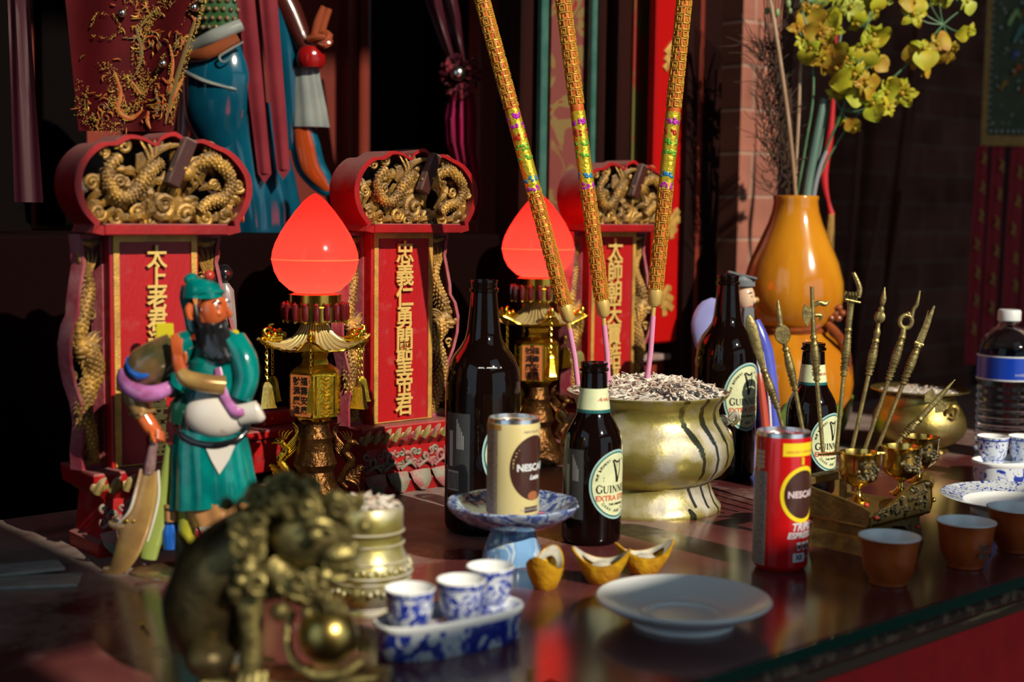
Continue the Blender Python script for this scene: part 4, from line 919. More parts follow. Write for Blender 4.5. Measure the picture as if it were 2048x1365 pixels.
# flowers in the vase
STEM = mat('green_stem', (.06, .16, .07), .5, c2=(.10, .20, .10), ns=60); STALK = mat('blue_green_stalk', (.09, .17, .14), .5, c2=(.14, .22, .18), ns=60, stretch=(1, 1, .1)); CANE = mat('pale_dry_cane', (.42, .30, .20), .6, c2=(.30, .18, .10), ns=60, stretch=(1, 1, .2)); TWIG = mat('dark_dry_twig', (.05, .025, .015), .8)
YF = mat('yellow_petal', (.34, .38, .012), .6, c2=(.42, .34, .012), ns=40, trans=0., sss=.0); OF = mat('orange_yellow_petal', (.34, .17, .008), .6, c2=(.36, .26, .012), ns=50); GF = mat('green_yellow_petal', (.36, .40, .05), .55)
BUD = mat('green_bud', (.22, .30, .12), .5)
gV = g; sV = s; MY = 400
def blossom(parent, x, y, d, r, m, face, seed):
    random.seed(seed); mb = B(); c = Vector((x, y, d)); f = Vector(face).normalized(); a = f.orthogonal().normalized(); b = f.cross(a)
    for k in range(5):
        th = 2*pi*k/5+random.uniform(-.2, .2)+seed; L_ = r*random.uniform(.8, 1.15)*(1.25 if k == 0 else .85); w = L_*(.62 if k == 0 else .34); dr = a*cos(th)+b*sin(th); sd = f.cross(dr); vs = []; fs = []
        n = 7
        for i in range(n+1):
            u_ = i/n; ww = w*sin(pi*min(u_*.9+.08, 1))**.8; cu = f*(.35*L_*(u_**.5)-.42*L_*u_*u_)
            for q in (-1, -.5, 0, .5, 1): vs.append(c+dr*L_*u_+sd*ww*q+cu+f*(.18*ww*abs(q)+.05*r*sin(q*6+u_*9)))
        for i in range(n):
            for q in range(4): A = i*5+q; fs.append((A, A+1, A+6, A+5))
        mb.add(vs, fs, m)
    mb.ell(c+f*r*.18, r*.16, OF, 8, 6); return mb.build('blossom', parent)
def spray(label, path, stemr, flowers, buds=()):
    t = thing('orchid_spray', label, 'flower spray', gV, 0, 'yellow orchid sprays in the vase')
    mb = B(); mb.tube(path, [stemr]*(len(path)-1)+[stemr*.4], STEM, n=8, smooth=6)
    for f in flowers: 
        q = min(path, key=lambda p: (p[0]-f[0])**2+(p[1]-f[1]-14)**2); mb.tube([q, ((q[0]+f[0])/2, (q[1]+f[1])/2+6, f[2]/2+q[2]/2), (f[0], f[1], f[2])], [1.6, 1.3, 1.], STEM, n=5, smooth=3)
    mb.build('stem', t)
    for i, f in enumerate(flowers): blossom(t, f[0], f[1], f[2], f[3], f[4], f[5], i*1.7+f[0]*.01)
    for bx, by, bd, br in buds: mb = B(); mb.ell((bx, by, bd), (br*.8, br*1.3, br*.8), BUD, 10, 8); mb.build('bud', t)
def fac(): return (random.uniform(-.8, .8), random.uniform(-.4, .9), -1)
random.seed(11)
fl = lambda pts: [(x, y, d, r*1.2, m, fac()) for x, y, d, r, m in pts]
spray('orange yellow orchid spray rising straight from the yellow vase, left one', [(1572, 520, 0), (1580, 395, 0), (1590, 300, -10), (1600, 200, -20), (1592, 100, -24), (1570, 20, -20), (1590, -60, -10)], 2.6,
  fl([(1585, 40, -20, 26, OF), (1562, 70, -26, 22, OF), (1606, 82, -26, 26, OF), (1590, 112, -34, 22, YF), (1620, 55, -10, 22, YF), (1635, 75, -20, 24, YF), (1612, 118, -30, 22, OF), (1575, 98, -20, 20, YF), (1640, 30, 0, 22, GF), (1655, 10, 0, 24, YF), (1620, 5, 5, 20, GF)]), [(1508, 38, -10, 6), (1527, 42, -10, 7), (1548, 24, -10, 7), (1552, 38, -10, 5)])
spray('large yellow orchid spray in the middle of the bouquet', [(1580, 520, 10), (1600, 395, 5), (1632, 300, -10), (1655, 230, -30), (1680, 150, -30), (1700, 60, -20), (1720, -30, -10)], 2.6,
  fl([(1610, 130, -40, 26, OF), (1640, 150, -44, 30, OF), (1668, 160, -50, 30, YF), (1690, 178, -54, 32, OF), (1640, 195, -30, 22, YF), (1660, 128, -30, 24, YF), (1700, 108, -30, 30, YF), (1712, 80, -20, 24, YF), (1680, 60, -14, 24, YF), (1690, 205, -40, 22, YF), (1712, 218, -46, 26, YF), (1735, 195, -40, 26, YF), (1765, 195, -44, 30, YF), (1750, 175, -40, 18, YF), (1720, 135, -20, 22, OF), (1740, 225, -40, 22, YF), (1680, 262, -30, 18, OF), (1655, 246, -20, 12, YF), (1668, 30, -10, 26, GF), (1716, 35, -8, 22, YF), (1728, 10, -6, 24, GF)]))
spray('thin yellow orchid spray arching to the right over the dark background', [(1586, 520, 20), (1610, 395, 16), (1660, 280, 0), (1730, 190, -10), (1800, 120, -16), (1850, 60, -10), (1900, 20, 0)], 2.0,
  fl([(1787, 44, -20, 30, YF), (1788, 20, -20, 20, OF), (1810, 110, -20, 26, YF), (1835, 100, -20, 22, OF), (1796, 130, -18, 22, OF), (1850, 112, -10, 16, OF), (1812, 145, -10, 16, OF), (1870, 105, -8, 14, OF), (1898, 72, -8, 20, YF), (1894, 16, -6, 18, GF), (1840, 8, -8, 24, YF), (1862, 0, -8, 22, GF), (1815, 2, -8, 18, OF), (1865, 120, -8, 12, OF)]))
o = None
for lab, path, r0, m in (('thick blue green flower stalk, widest of the stalks in the vase', [(1592, 500, -6), (1596, 395, -8), (1608, 300, -12), (1622, 205, -14)], 9, STALK), ('pale dry cane leaning left out of the vase', [(1580, 500, -10), (1573, 390, -12), (1553, 240, -16), (1520, 60, -20), (1500, -20, -22)], 4, CANE), ('brown dry cane standing upright in the vase', [(1576, 500, 4), (1576, 390, 4), (1577, 250, 2), (1580, 120, 0), (1594, -20, -4)], 4, CANE), ('thin greenish cane right of the thick stalk', [(1600, 500, 4), (1606, 395, 2), (1622, 300, 0), (1640, 180, 0), (1660, 40, 0)], 3, STALK), ('short green cane with a silvery sleeve right in the vase mouth', [(1606, 500, -4), (1610, 396, -6), (1620, 340, -8), (1632, 306, -8)], 5, mat('silvery_sleeve', (.30, .30, .32), .3, .3))):
    mb = MB(1577, 880, sV); mb.tube(path, [r0]*(len(path)-1)+[r0*.8], m, n=10, smooth=6); o = mb.build('flower_stalk', None, gV); tag(o, lab, 'stalk', 'stalks in the vase')
random.seed(21); mb = B()
for k in range(300):
    y0 = random.uniform(100, 400); x0 = 1548+random.uniform(-24, 22)-(400-y0)*.12; 
    if k < 14: mb.tube([(1572+k, 500, 10), (1560+k*1.5, 390, 10), (1535+k*2, 200, 5), (1505+k*5, 40, 0), (1500+k*9, -60, 0)], 1.3, TWIG, n=5, smooth=4); continue
    a = random.uniform(-2.6, -.6); l = random.uniform(30, 80)
    p = [(x0, y0, random.uniform(-10, 20))]
    for q in range(3): p.append((p[-1][0]+cos(a)*l/3, p[-1][1]+sin(a)*l/3+random.uniform(-6, 6), p[-1][2]+random.uniform(-6, 6))); a += random.uniform(-.5, .5)
    mb.tube(p, [1.3, 1.1, .9, .5], TWIG, n=4, smooth=2)
o = mb.build('dried_twigs', None, gV); tag(o, 'tangle of fine dark dried twigs left of the orchids in the vase', 'twigs', kind='stuff')

# other brass pots
t, gR, sR, B2 = pot('brass_pot', 'wide brass incense pot on a small footed stand at the right, full of grey ash', 'incense pot', 1836, 902, [(46, 902), (44, 896), (50, 890), (70, 882), (86, 868), (93, 850), (90, 830), (80, 812), (71, 800), (70, 790), (80, 783), (97, 778)], mat('patchy_brass', (.50, .38, .09), .3, .95, c2=(.30, .24, .10), ns=20, thr=(.4, .65), bump=.2, r2=.5))
mb = MB(1836, 902, sR); 
for k in range(3):
    a = -pi/2+k*2*pi/3+.6; mb.tube([(1836+38*cos(a), 892, 38*sin(a)), (1836+52*cos(a), 898, 52*sin(a)), (1836+58*cos(a), 902, 58*sin(a))], [8, 7, 5], BRASS, n=8, smooth=3)
mb.lathe([(58, 900), (60, 898), (40, 890)], BRASS, c=(1836, 0, 0), n=32); mb.build('foot', t)
mb = MB(1836, 902, sR); mb.tube([(1866, 815, -84), (1874, 800, -86), (1884, 806, -84), (1880, 824, -84), (1868, 822, -84)], [4, 5, 5, 4, 2], BRASS, n=8, smooth=4, bump=.1); mb.build('relief_dragon', t)
ash_stuff('incense_ash', 'grey ash in the wide brass pot at the right', gR, sR, 82*sR, (902-784)*sR, 60, .010, 5, .004)
t, gL, sL, B3 = pot('brass_pot', 'ornate dull brass incense pot with dusty ribs behind the lion, with ash inside', 'incense pot', 735, 1222, [(58, 1222), (60, 1214), (56, 1206), (70, 1196), (82, 1176), (86, 1158), (84, 1150), (88, 1144), (86, 1128), (78, 1110), (72, 1098), (68, 1078), (66, 1062), (70, 1056), (70, 1012), (66, 1008)], POTM)
mb = MB(735, 1222, sL)
for r, y in ((84, 1150), (88, 1138), (80, 1112), (71, 1080), (71, 1056), (58, 1206)): mb.lathe([(r, y+3), (r+3, y), (r, y-3)], POTM, c=(735, 0, 0), n=64, cap=False)
for j in range(40):
    a = 2*pi*j/40
    for y in (1125, 1165): mb.ell((735+85*cos(a), y+4*(j % 2), 85*sin(a)), (6, 7, 6), POTM, 8, 6)
mb.build('ribs_and_relief', t)
ash_stuff('incense_ash', 'pale ash and stubs in the ornate brass pot behind the lion', gL, sL, 60*sL, (1222-1014)*sL, 70, .016, 6, .006)
# ---------------------------------------------------------------- brass rack with goblets and ceremonial weapons
RK = G(1722, 1112)+U*.052+N*.030; RKz = UA
t = thing('weapon_rack', 'brass stand with relief front and arched feet under the goblets and ceremonial weapons', 'stand', RK, RKz)
OLDB = mat('aged_brass', (.40, .28, .09), .34, .9, c2=(.24, .17, .07), ns=40, bump=.4, bs=250, r2=.55); RDOT = mat('red_paint_dot', (.55, .04, .02), .4)
mb = MB()
arch = [(-.055, 0), (-.050, 0), (-.036, .001), (-.030, .012), (-.018, .021), (0, .024), (.018, .021), (.030, .012), (.036, .001), (.050, 0), (.055, 0), (.050, .014), (.046, .022), (.048, .030), (-.048, .030), (-.046, .022), (-.050, .014)]
mb.prism(arch, -.034, -.030, OLDB); mb.prism(arch, .030, .034, OLDB)
for sx in (-1, 1):
    mb.loft([[(sx*.050, y, 0), (sx*.054, y, 0), (sx*.049, y*.86, .018), (sx*.045, y*.86, .018)] for y in (-.034, .034)], OLDB)
    mb.loft([[(sx*.044, y, .016), (sx*.048, y, .016), (sx*.048, y, .030), (sx*.044, y, .030)] for y in (-.031, .031)], OLDB)
mb.box((0, 0, .0305), (.104, .072, .005), BRASSB, bev=.001); mb.box((0, 0, .037), (.092, .060, .009), OLDB, bev=.001); mb.build('footed_base', t)
mb = MB(); rail = [(-.052, .032), (.054, .032), (.058, .040), (.056, .056), (.048, .064), (.036, .066), (.020, .064), (.004, .058), (-.012, .050), (-.028, .044), (-.044, .042), (-.053, .040)]
mb.prism(rail, -.040, -.036, OLDB); mb.tube([(x, -.040, z) for x, z in rail], .0014, BRASSB, n=6, closed=True); mb.build('relief_front', t)
mb = MB(); random.seed(5)
for k in range(60):
    x = random.uniform(-.045, .050); z = random.uniform(.037, .036+.006+.022*max(0, min(1, (x+.045)/.08))); a = random.uniform(0, 6)
    mb.tube([(x, -.0400, z), (x+.003*cos(a), -.0425, z+.003*sin(a)), (x+.005*cos(a+1), -.0405, z+.004*sin(a+1))], [.0012, .0014, .0006], EMB, n=5, smooth=2)
mb.build('figure_relief', t)
# left end plate with horn, and scrolled ears
mb = MB(); side = [(-.038, .032), (.036, .032), (.040, .050), (.060, .062), (.064, .066), (.058, .070), (.030, .060), (-.010, .054), (-.030, .050), (-.040, .046)]
mb.M = Matrix.Rotation(pi/2, 4, 'Z'); mb.prism(side, .050, .054, OLDB); mb.M = None
mb.build('end_plate', t)
mb = MB(); mb.tube([(-.052, .045, .056), (-.056, .075, .066), (-.058, .100, .070)], [.008, .006, .003], OLDB, n=10, smooth=4); mb.build('horn', t)
mb = MB(); mb.tube([(.054, -.036, .060), (.066, -.030, .066), (.076, -.020, .062)], [.007, .007, .006], OLDB, n=10, smooth=4); mb.build('horn', t)
for p_ in ((-.055, -.036, .053), (-.046, -.042, .040), (.078, -.022, .064), (.062, -.040, .044), (.030, -.042, .020)):
    mb = MB(); mb.ell(p_, .0026, RDOT if p_[0] != .062 else BRASSB, 10, 8); mb.build('painted_stud', t)
# rear shelf that the weapons are stuck in
mb = MB(); mb.box((0, .060, .060), (.112, .016, .008), OLDB, bev=.001)
for sx in (-1, 1): mb.box((sx*.048, .060, .0285), (.008, .012, .057), OLDB, bev=.001); mb.box((sx*.048, .045, .036), (.008, .03, .008), OLDB, bev=.001)
mb.build('rear_shelf', t)
PZt = .0415
def goblet(label, px, py, horn):
    p = G(px, py, PZt); t = thing('ritual_goblet', label, 'goblet', V(p.x, p.y, PZt), 0, 'brass ritual goblets on the stand')
    mb = MB(); mb.lathe([(.011, 0), (.0115, .002), (.006, .005), (.0035, .009), (.0035, .014), (.006, .017)], BRASSB, n=32); mb.build('stem', t)
    mb = MB(); mb.lathe([(.004, .016), (.012, .019), (.0185, .025), (.0205, .033), (.0205, .043), (.0215, .051), (.0222, .0525), (.0210, .0528), (.0195, .048), (.0185, .030), (.001, .022)], BRASSB, n=56, cap=False); mb.build('bowl', t)
    mb = MB()
    for k in range(26):
        a = .35+random.uniform(-.62, .62); z = random.uniform(.027, .046); r = .0203
        mb.ell((r*sin(a), -r*cos(a), z), (.0026, .0018, .0022), EMB, 7, 5)
    mb.build('cast_relief', t)
    if horn:
        mb = MB(); mb.tube([(-.018, 0, .0515), (-.030, .002, .0500), (-.043, .004, .0485)], [.0042, .0032, .0018], BRASS, n=10, flat=.5, nv=(0, 0, 1), smooth=4); mb.tube([(.018, 0, .051), (.026, 0, .052)], [.003, .0015], BRASS, n=8); mb.build('pouring_lip', t)
goblet('brass ritual goblet with long spout pointing left, leftmost on the stand', 1716, 1004, True)
goblet('brass ritual goblet with dark relief, middle one on the stand', 1800, 990, False)
goblet('brass ritual goblet mostly hidden behind the middle one, rightmost on the stand', 1836, 966, False)
# weapons: drawn in the pixel frame of a plane through the rear shelf
g0 = RK+N*.060+V(0, 0, .064); wd_ = depth_of(g0); ws = wd_/F
WPN = mat('dull_olive_brass', (.38, .31, .12), .45, .8, c2=(.24, .19, .08), ns=90, bump=.3, bs=300)
def weapon(label, tip, knob, grip, bot, fn, dd):
    gb = D(bot[0], bot[1], dd); sc = dd/F
    t = thing('ceremonial_weapon', label, 'weapon', gb, 0, 'brass ceremonial weapons on the stand')
    B = lambda: MB(bot[0], bot[1], sc); W = WPN
    k = Vector((knob[0], knob[1], 0)); q = Vector((grip[0], grip[1], 0)); b = Vector((bot[0], bot[1], 0)); u = (k-q).normalized()
    mb = B(); mb.tube([b, q], [4.3, 4.3], W, n=10); mb.build('rod', t)
    L = (k-q).length; mb = B(); mb.tube([q-u*2, q, q+u*3, q+u*6, q+u*L*.25, q+u*L*.55, q+u*L*.85, q+u*(L-4), k, k+u*4, k+u*7], [5, 7, 7, 5, 6.5, 9, 7, 5, 7.5, 7, 4.5], W, n=14, smooth=3)
    for j in range(10): 
        c = q+u*(10+(L-18)*j/9); r = 6.3+2.4*sin(pi*(j+2)/12); e1 = Vector((-u.y, u.x, 0)); mb.tube([c+e1*r*cos(w)+Vector((0, 0, 1))*r*sin(w)+u*3*sin(w+j) for w in [x*pi/5 for x in range(10)]], 1.0, W, n=4, closed=True)
    mb.build('ornate_grip', t)
    mb = B(); fn(mb, k+u*6, u, Vector((tip[0], tip[1], 0)), W); mb.build('head', t)
E2 = Vector((0, 0, 1))
def blade(mb, k, u, tip, W):
    d = tip-k; e1 = Vector((-u.y, u.x, 0)); mb.tube([k, k+d*.2, k+d*.5, k+d*.8, tip], [5, 8, 11, 12, 4], W, n=12, flat=.35, nv=E2, smooth=5)
def disc(mb, k, u, tip, W):
    c = k+u*26; e1 = Vector((-u.y, u.x, 0))
    mb.loft([[c+e1*16*q*cos(w*pi/12)*1.0+u*20*q*sin(w*pi/12)+E2*z for w in range(24)] for q, z in ((.9, -3), (1, -1), (1, 1), (.9, 3))], W); mb.tube([k, k+u*8], [4, 6], W, n=10)
    mb.tube([k+u*44, (k+u*46+tip)/2, tip], [6, 6, 2], W, n=10, smooth=3)
def axe(mb, k, u, tip, W):
    e1 = Vector((-u.y, u.x, 0)); e1 = e1 if e1.x > 0 else -e1
    mb.tube([k, tip], [5, 4], W, n=10)
    c = k+(tip-k)*.45
    mb.loft([[c-e1*x+u*y+E2*z for x, y in ((-2, 8), (6, 12), (14, 20), (19, 10), (21, -2), (18, -16), (12, -26), (8, -14), (4, -8), (-2, -8))] for z in (-3, 3)], W)
    mb.tube([c+e1*3+u*14, c+e1*14+u*20, c+e1*26+u*16, c+e1*34+u*22], [4, 5, 5, 1.5], W, n=8, smooth=4); mb.tube([c+e1*3-u*4, c+e1*16-u*6, c+e1*12-u*16], [4, 4, 2], W, n=8, smooth=4)
def hand(mb, k, u, tip, W):
    e1 = Vector((1, 0, 0)); c = k+u*52
    mb.tube([k, k+u*40, c], [6, 6.5, 9], W, n=12, smooth=3)
    for f_ in range(4):  # four fingers closing round a bar
        b_ = c+e1*(-9+f_*6)+u*4; mb.tube([b_, b_+u*9-E2*4, b_+u*13-E2*9+e1*2, b_+u*8-E2*12+e1*2], [3.2, 3., 2.6, 2], W, n=7, smooth=3)
    mb.tube([c-e1*9, c-e1*14+u*10, c-e1*12+u*20], [3.5, 3, 2.4], W, n=7, smooth=3)
    mb.tube([c+e1*12+u*8, c+e1*14+u*24, c+e1*8+u*40, tip+u*6, tip], [6, 6, 5, 4, 2], W, n=9, smooth=4)
    mb.tube([c-e1*14+u*4-E2*9, c+e1*16-u*2-E2*9], [2.5, 2.5], W, n=8)
def melon(mb, k, u, tip, W):
    c = k+(tip-k)*.42; mb.tube([k, k+(c-k)*.3, k+(c-k)*.5, c-u*12], [5, 7, 4, 4], W, n=10, smooth=3)
    e1 = Vector((-u.y, u.x, 0)); rs = []
    for i in range(9):
        ph = -pi/2+pi*i/8; rs.append([c+u*13*sin(ph)+(e1*cos(w)+E2*sin(w))*max(cos(ph), .1)*11.5*(1-.12*abs(sin(4*w))) for w in [x*pi/16 for x in range(32)]])
    mb.loft(rs, W); mb.tube([c+u*12, c+u*18, c+u*22, c+u*27, c+u*38, tip], [6, 6, 3, 5, 6, 1], W, n=12, smooth=3)
def ring(mb, k, u, tip, W):
    c = k+(tip-k)*.30+Vector((-4, 0, 0)); e1 = Vector((-u.y, u.x, 0)); mb.tube([k, c-u*14], [6, 5], W, n=10)
    mb.tube([c+e1*12*cos(w)+u*13*sin(w) for w in [x*pi/10 for x in range(20)]], 4.6, W, n=10, closed=True)
    mb.tube([c+Vector((10, -4, 0)), c+Vector((14, -24, 0)), (c+tip)/2+Vector((8, -4, 0)), tip], [5, 4, 4, 1.5], W, n=10, smooth=4, bump=.1); mb.ell(c+u*16, 5, W, 10, 8)
def sword(mb, k, u, tip, W):
    e1 = Vector((-u.y, u.x, 0)); mb.tube([k-e1*9, k+e1*9], [4, 4], W, n=10); mb.tube([k, k+(tip-k)*.5, tip], [8, 7, 2], W, n=10, flat=.4, nv=E2); mb.tube([k+e1*-4+(tip-k)*.4, k-e1*8+(tip-k)*.85], [3, .8], W, n=6)
def halberd(mb, k, u, tip, W):
    e1 = Vector((-u.y, u.x, 0)); mb.tube([k, k+(tip-k)*.5, tip], [6, 7, 1], W, n=12, flat=.7, nv=E2); c = k+(tip-k)*.42
    for hs in (-1, 1): mb.loft([[c+e1*hs*x+u*y+E2*z for x, y in ((4, -6), (16, -16), (26, -4), (22, 14), (14, 10), (4, 8))] for z in (-2.2, 2.2)], W)
WL = [('brass ceremonial weapon with long oar shaped blade, leftmost of the weapons', (1489, 632), (1524, 743), (1552, 815), (1578, 900), blade),
      ('brass ceremonial weapon with round disc and spike, second from the left', (1547, 601), (1566, 700), (1587, 780), (1612, 896), disc),
      ('brass ceremonial axe before the vase, third weapon from the left', (1613, 574), (1620, 676), (1629, 760), (1646, 905), axe),
      ('brass ceremonial weapon shaped as a hand gripping a brush, standing upright', (1694, 552), (1688, 660), (1682, 750), (1673, 905), hand),
      ('brass ceremonial mace with fluted melon head and pointed tip', (1757, 574), (1743, 682), (1732, 748), (1703, 905), melon),
      ('brass ceremonial weapon with an open ring and wavy tip', (1827, 580), (1795, 674), (1772, 758), (1728, 905), ring),
      ('brass ceremonial sword leaning right with crossguard and notched blade', (1857, 610), (1827, 692), (1801, 766), (1752, 905), sword),
      ('short brass ceremonial halberd leaning far right in front of the wide pot', (1904, 757), (1836, 838), (1805, 872), (1776, 905), halberd)]
for i, (lab, tip, kn, gr, bo, fn) in enumerate(WL):
    fx = -.046+i*.0132; gb = RK+U*fx+N*.060+V(0, 0, .0645); weapon(lab, tip, kn, gr, bo, fn, depth_of(gb))

# ---------------------------------------------------------------- brass lion with a ball, nearest the camera
LX, LY = 560, 1400
g = G(LX, 1380); s = depth_of(g)/F; B = lambda: MB(LX, LY, s); t = thing('lion_figurine', 'dull brass guardian lion with curly mane and a ball under its paw, nearest bottom left', 'figurine', g)
LB = mat('tarnished_brass', (.36, .30, .11), .42, .8, c2=(.10, .08, .03), ns=60, bump=.6, bs=300, r2=.6)
mb = B(); mb.box((590, 1385, 0), (380, 30, 150), LB, bev=6); mb.tube([(420, 1366, -72), (600, 1368, -78), (770, 1352, -60)], 9, LB, n=10, smooth=4); mb.build('plinth', t)
LBD = mat('shaded_tarnished_brass', (.13, .10, .04), .45, .8, c2=(.06, .045, .02), ns=50, bump=.5)  # darker copy of the brass: the body's shade is put into its colour
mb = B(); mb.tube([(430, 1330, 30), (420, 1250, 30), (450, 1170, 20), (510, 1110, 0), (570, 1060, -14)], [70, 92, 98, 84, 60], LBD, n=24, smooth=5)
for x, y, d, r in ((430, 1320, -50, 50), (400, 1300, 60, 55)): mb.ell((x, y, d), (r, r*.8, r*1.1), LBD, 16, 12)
# front legs, the far one down, the near one resting on the ball
mb.tube([(520, 1130, -50), (512, 1200, -64), (516, 1270, -66), (512, 1345, -64)], [38, 28, 22, 24], LB, n=14, smooth=5)
for q in range(4): mb.tube([(500+q*14, 1340, -76), (494+q*16, 1362, -92), (492+q*17, 1372, -84)], [9, 8, 5], LB, n=8, smooth=3)
mb.tube([(560, 1130, -70), (600, 1160, -92), (640, 1176, -100), (668, 1188, -98)], [34, 26, 20, 18], LB, n=14, smooth=5)
for q in range(4): mb.tube([(655+q*11, 1184, -104), (668+q*11, 1196, -122), (668+q*12, 1212, -124)], [7, 6, 3], LB, n=8, smooth=3)
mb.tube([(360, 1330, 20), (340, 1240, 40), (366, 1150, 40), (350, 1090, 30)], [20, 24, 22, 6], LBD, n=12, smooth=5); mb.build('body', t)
mb = B(); mb.ell((628, 1070, -50), (84, 70, 76), LB, 20, 14); mb.ell((690, 1092, -96), (44, 26, 44), LB, 16, 10); mb.ell((684, 1140, -90), (40, 14, 38), LB, 16, 10); mb.ell((718, 1078, -112), (15, 12, 18), LB, 10, 8)
mb.tube([(655, 1112, -100), (690, 1120, -118), (728, 1112, -112)], [5, 6, 4], LB, n=8, smooth=4)
for sd in (-1, 1):
    mb.ell((668+sd*16, 1050, -112+sd*34), (15, 14, 13), LB, 12, 8); mb.tube([(640+sd*14, 1040, -100+sd*34), (672+sd*16, 1024, -118+sd*28), (704+sd*10, 1038, -112+sd*22)], [8, 11, 5], LB, n=8, smooth=4); mb.tube([(600, 1020, -50+sd*60), (580, 985, -54+sd*74), (620, 994, -60+sd*66)], [16, 12, 3], LB, n=8, smooth=3)
for q in range(6): mb.ell((664+q*12, 1116, -128+abs(q-3)*3), (3, 7, 3), LB, 6, 5)
mb.build('head', t)
mb = B(); random.seed(9)
for k in range(96):
    a = random.uniform(0, 2*pi); ph = random.uniform(-1.35, .8); rr = random.uniform(70, 112)
    if cos(a) > .45 and sin(a) > -.55: continue
    c = Vector((606+rr*1.12*cos(a), 1072+rr*.95*sin(a), -50+74*sin(ph)))
    sp = spiral(0, 0, 22, 5, 1.3, 12, random.uniform(0, 6)); mb.tube([c+Vector((x, y, -8-1.2*i)) for i, (x, y, _) in enumerate(sp)], [9.5-.45*i for i in range(12)], LB, n=8)
for k in range(30): mb.ell((560+random.uniform(-80, 110), 1150+random.uniform(-30, 70), -90+random.uniform(-20, 30)), random.uniform(12, 19), LB, 10, 8)
for x, y in ((524, 978), (690, 1000), (640, 975), (580, 966), (470, 1010), (735, 1050), (720, 1180)): mb.ell((x, y, -70), 15, LB, 12, 8)
mb.build('curly_mane', t)
mb = B(); mb.ell((668, 1258, -90), 58, mat('rubbed_brass_ball', (.45, .34, .10), .30, 1., c2=(.36, .26, .08), ns=20), 32, 20); mb.build('ball', t)
mb = B(); mb.tube([(596, 1222, -60), (586, 1262, -70), (598, 1310, -84), (645, 1336, -100), (700, 1330, -100), (735, 1308, -90)], [7, 8, 9, 9, 9, 6], LB, n=10, smooth=6); mb.build('ribbon', t)

# ---------------------------------------------------------------- the figurine of a general in green, orange face, long black beard
GX, GY = 455, 1296
g = G(420, 1146); s0 = depth_of(g)/F/2.069
t = thing('general_figurine', 'glazed figurine of a bearded man in green robe and turban leaning on a gold sword', 'figurine', g)
B = lambda: MB(GX, GY, s0)
SKN = mat('orange_glazed_skin', (.56, .12, .03), .16, coat=.7, c2=(.45, .09, .025), ns=50); BLK = mat('black_glaze', (.008, .008, .010), .18, coat=.6); WGL = mat('cream_white_glaze', (.66, .62, .56), .16, coat=.7, c2=(.40, .26, .16), ns=26, thr=(.58, .66)); GOG = mat('gold_brown_glaze', (.50, .32, .10), .22, .35, coat=.5, c2=(.34, .19, .07), ns=26); PRG = mat('lilac_glaze', (.48, .18, .46), .18, coat=.6, c2=(.30, .08, .22), ns=60); BLG = mat('blue_glaze', (.01, .09, .42), .16, coat=.6); YGG = mat('yellow_green_glaze', (.36, .34, .02), .18, coat=.6, c2=(.28, .30, .03), ns=30); PGG = mat('pale_green_glaze', (.26, .34, .08), .2, coat=.5); DKG = mat('dark_olive_glaze', (.05, .05, .02), .2, coat=.5, c2=(.16, .09, .04), ns=40); TIG = mat('tan_striped_glaze', (.48, .24, .09), .2, coat=.5, c2=(.05, .02, .015), ns=60, thr=(.60, .63), stretch=(.4, 1, 1.6))
def folds(cx, cy, rx, rz_, amp, k, ph=0., cz=0, n=64, tilt=0.):
    return [(cx+rx*cos(2*pi*j/n)*(1+amp*cos(k*2*pi*j/n+ph)), cy+tilt*cos(2*pi*j/n), cz+rz_*sin(2*pi*j/n)*(1+amp*cos(k*2*pi*j/n+ph))) for j in range(n)]
mb = B()
mb.loft([folds(470, 1005, 172, 120, .045, 11, 0, 0, tilt=-22), folds(476, 960, 176, 122, .045, 11, .3, 0, tilt=-16), folds(472, 880, 166, 112, .04, 11, .6), folds(466, 790, 158, 104, .03, 11, .9), folds(462, 720, 148, 96, .02, 11, 1), folds(468, 690, 142, 92, .01, 11)], TEAL); mb.build('robe_skirt', t)
mb = B(); mb.loft([folds(500, 1072, 120, 90, .05, 9, 0, -6, tilt=-26), folds(500, 1030, 140, 104, .05, 9, .4, -6, tilt=-22), folds(490, 985, 150, 108, .04, 9, .8, -6)], TIG); mb.build('striped_hem', t)
mb = B(); mb.tube([(480, 700, 0), (484, 600, 0), (500, 500, 5), (505, 400, 5), (480, 320, 5), (470, 270, 5)], [140, 150, 138, 130, 84, 44], TEAL, n=36, flat=.72, nv=(0, 0, 1), smooth=5)
mb.tube([(560, 330, -20), (606, 400, -50), (622, 480, -70), (600, 560, -86)], [56, 58, 50, 44], TEAL, n=20, smooth=5); mb.build('robe_torso', t)
mb = B(); mb.ell((497, 625, -62), (128, 100, 70), WGL, 32, 20); mb.tube([(600, 620, -90), (640, 612, -100), (676, 606, -104), (690, 600, -104)], [46, 44, 46, 30], WGL, n=20, flat=.6, nv=(0, 0, 1), smooth=5); mb.loft([[(460+a, 748, -104), (582-a, 744, -104), (560-a*.5, 800, -112), (520, 862+0*a, -114), (490+a*.4, 810, -112)] for a in (0,)]+[[(466, 752, -92), (576, 748, -92), (556, 798, -98), (520, 850, -100), (494, 806, -98)]], WGL); mb.build('white_belly_and_sleeve', t)
mb = B(); mb.tube([(326, 676, -40), (360, 712, -70), (420, 738, -92), (500, 746, -104), (580, 728, -92), (622, 690, -60)], [11, 13, 15, 15, 14, 10], BLK, n=12, flat=.6, nv=(0, 0, 1), smooth=6); mb.build('belt', t)
mb = B(); mb.tube([(512, 432, -96), (530, 500, -112), (552, 560, -122), (590, 604, -128), (624, 604, -126)], [14, 17, 20, 22, 12], PRG, n=12, flat=.5, nv=(0, 0, 1), smooth=6); mb.build('lilac_trim', t)
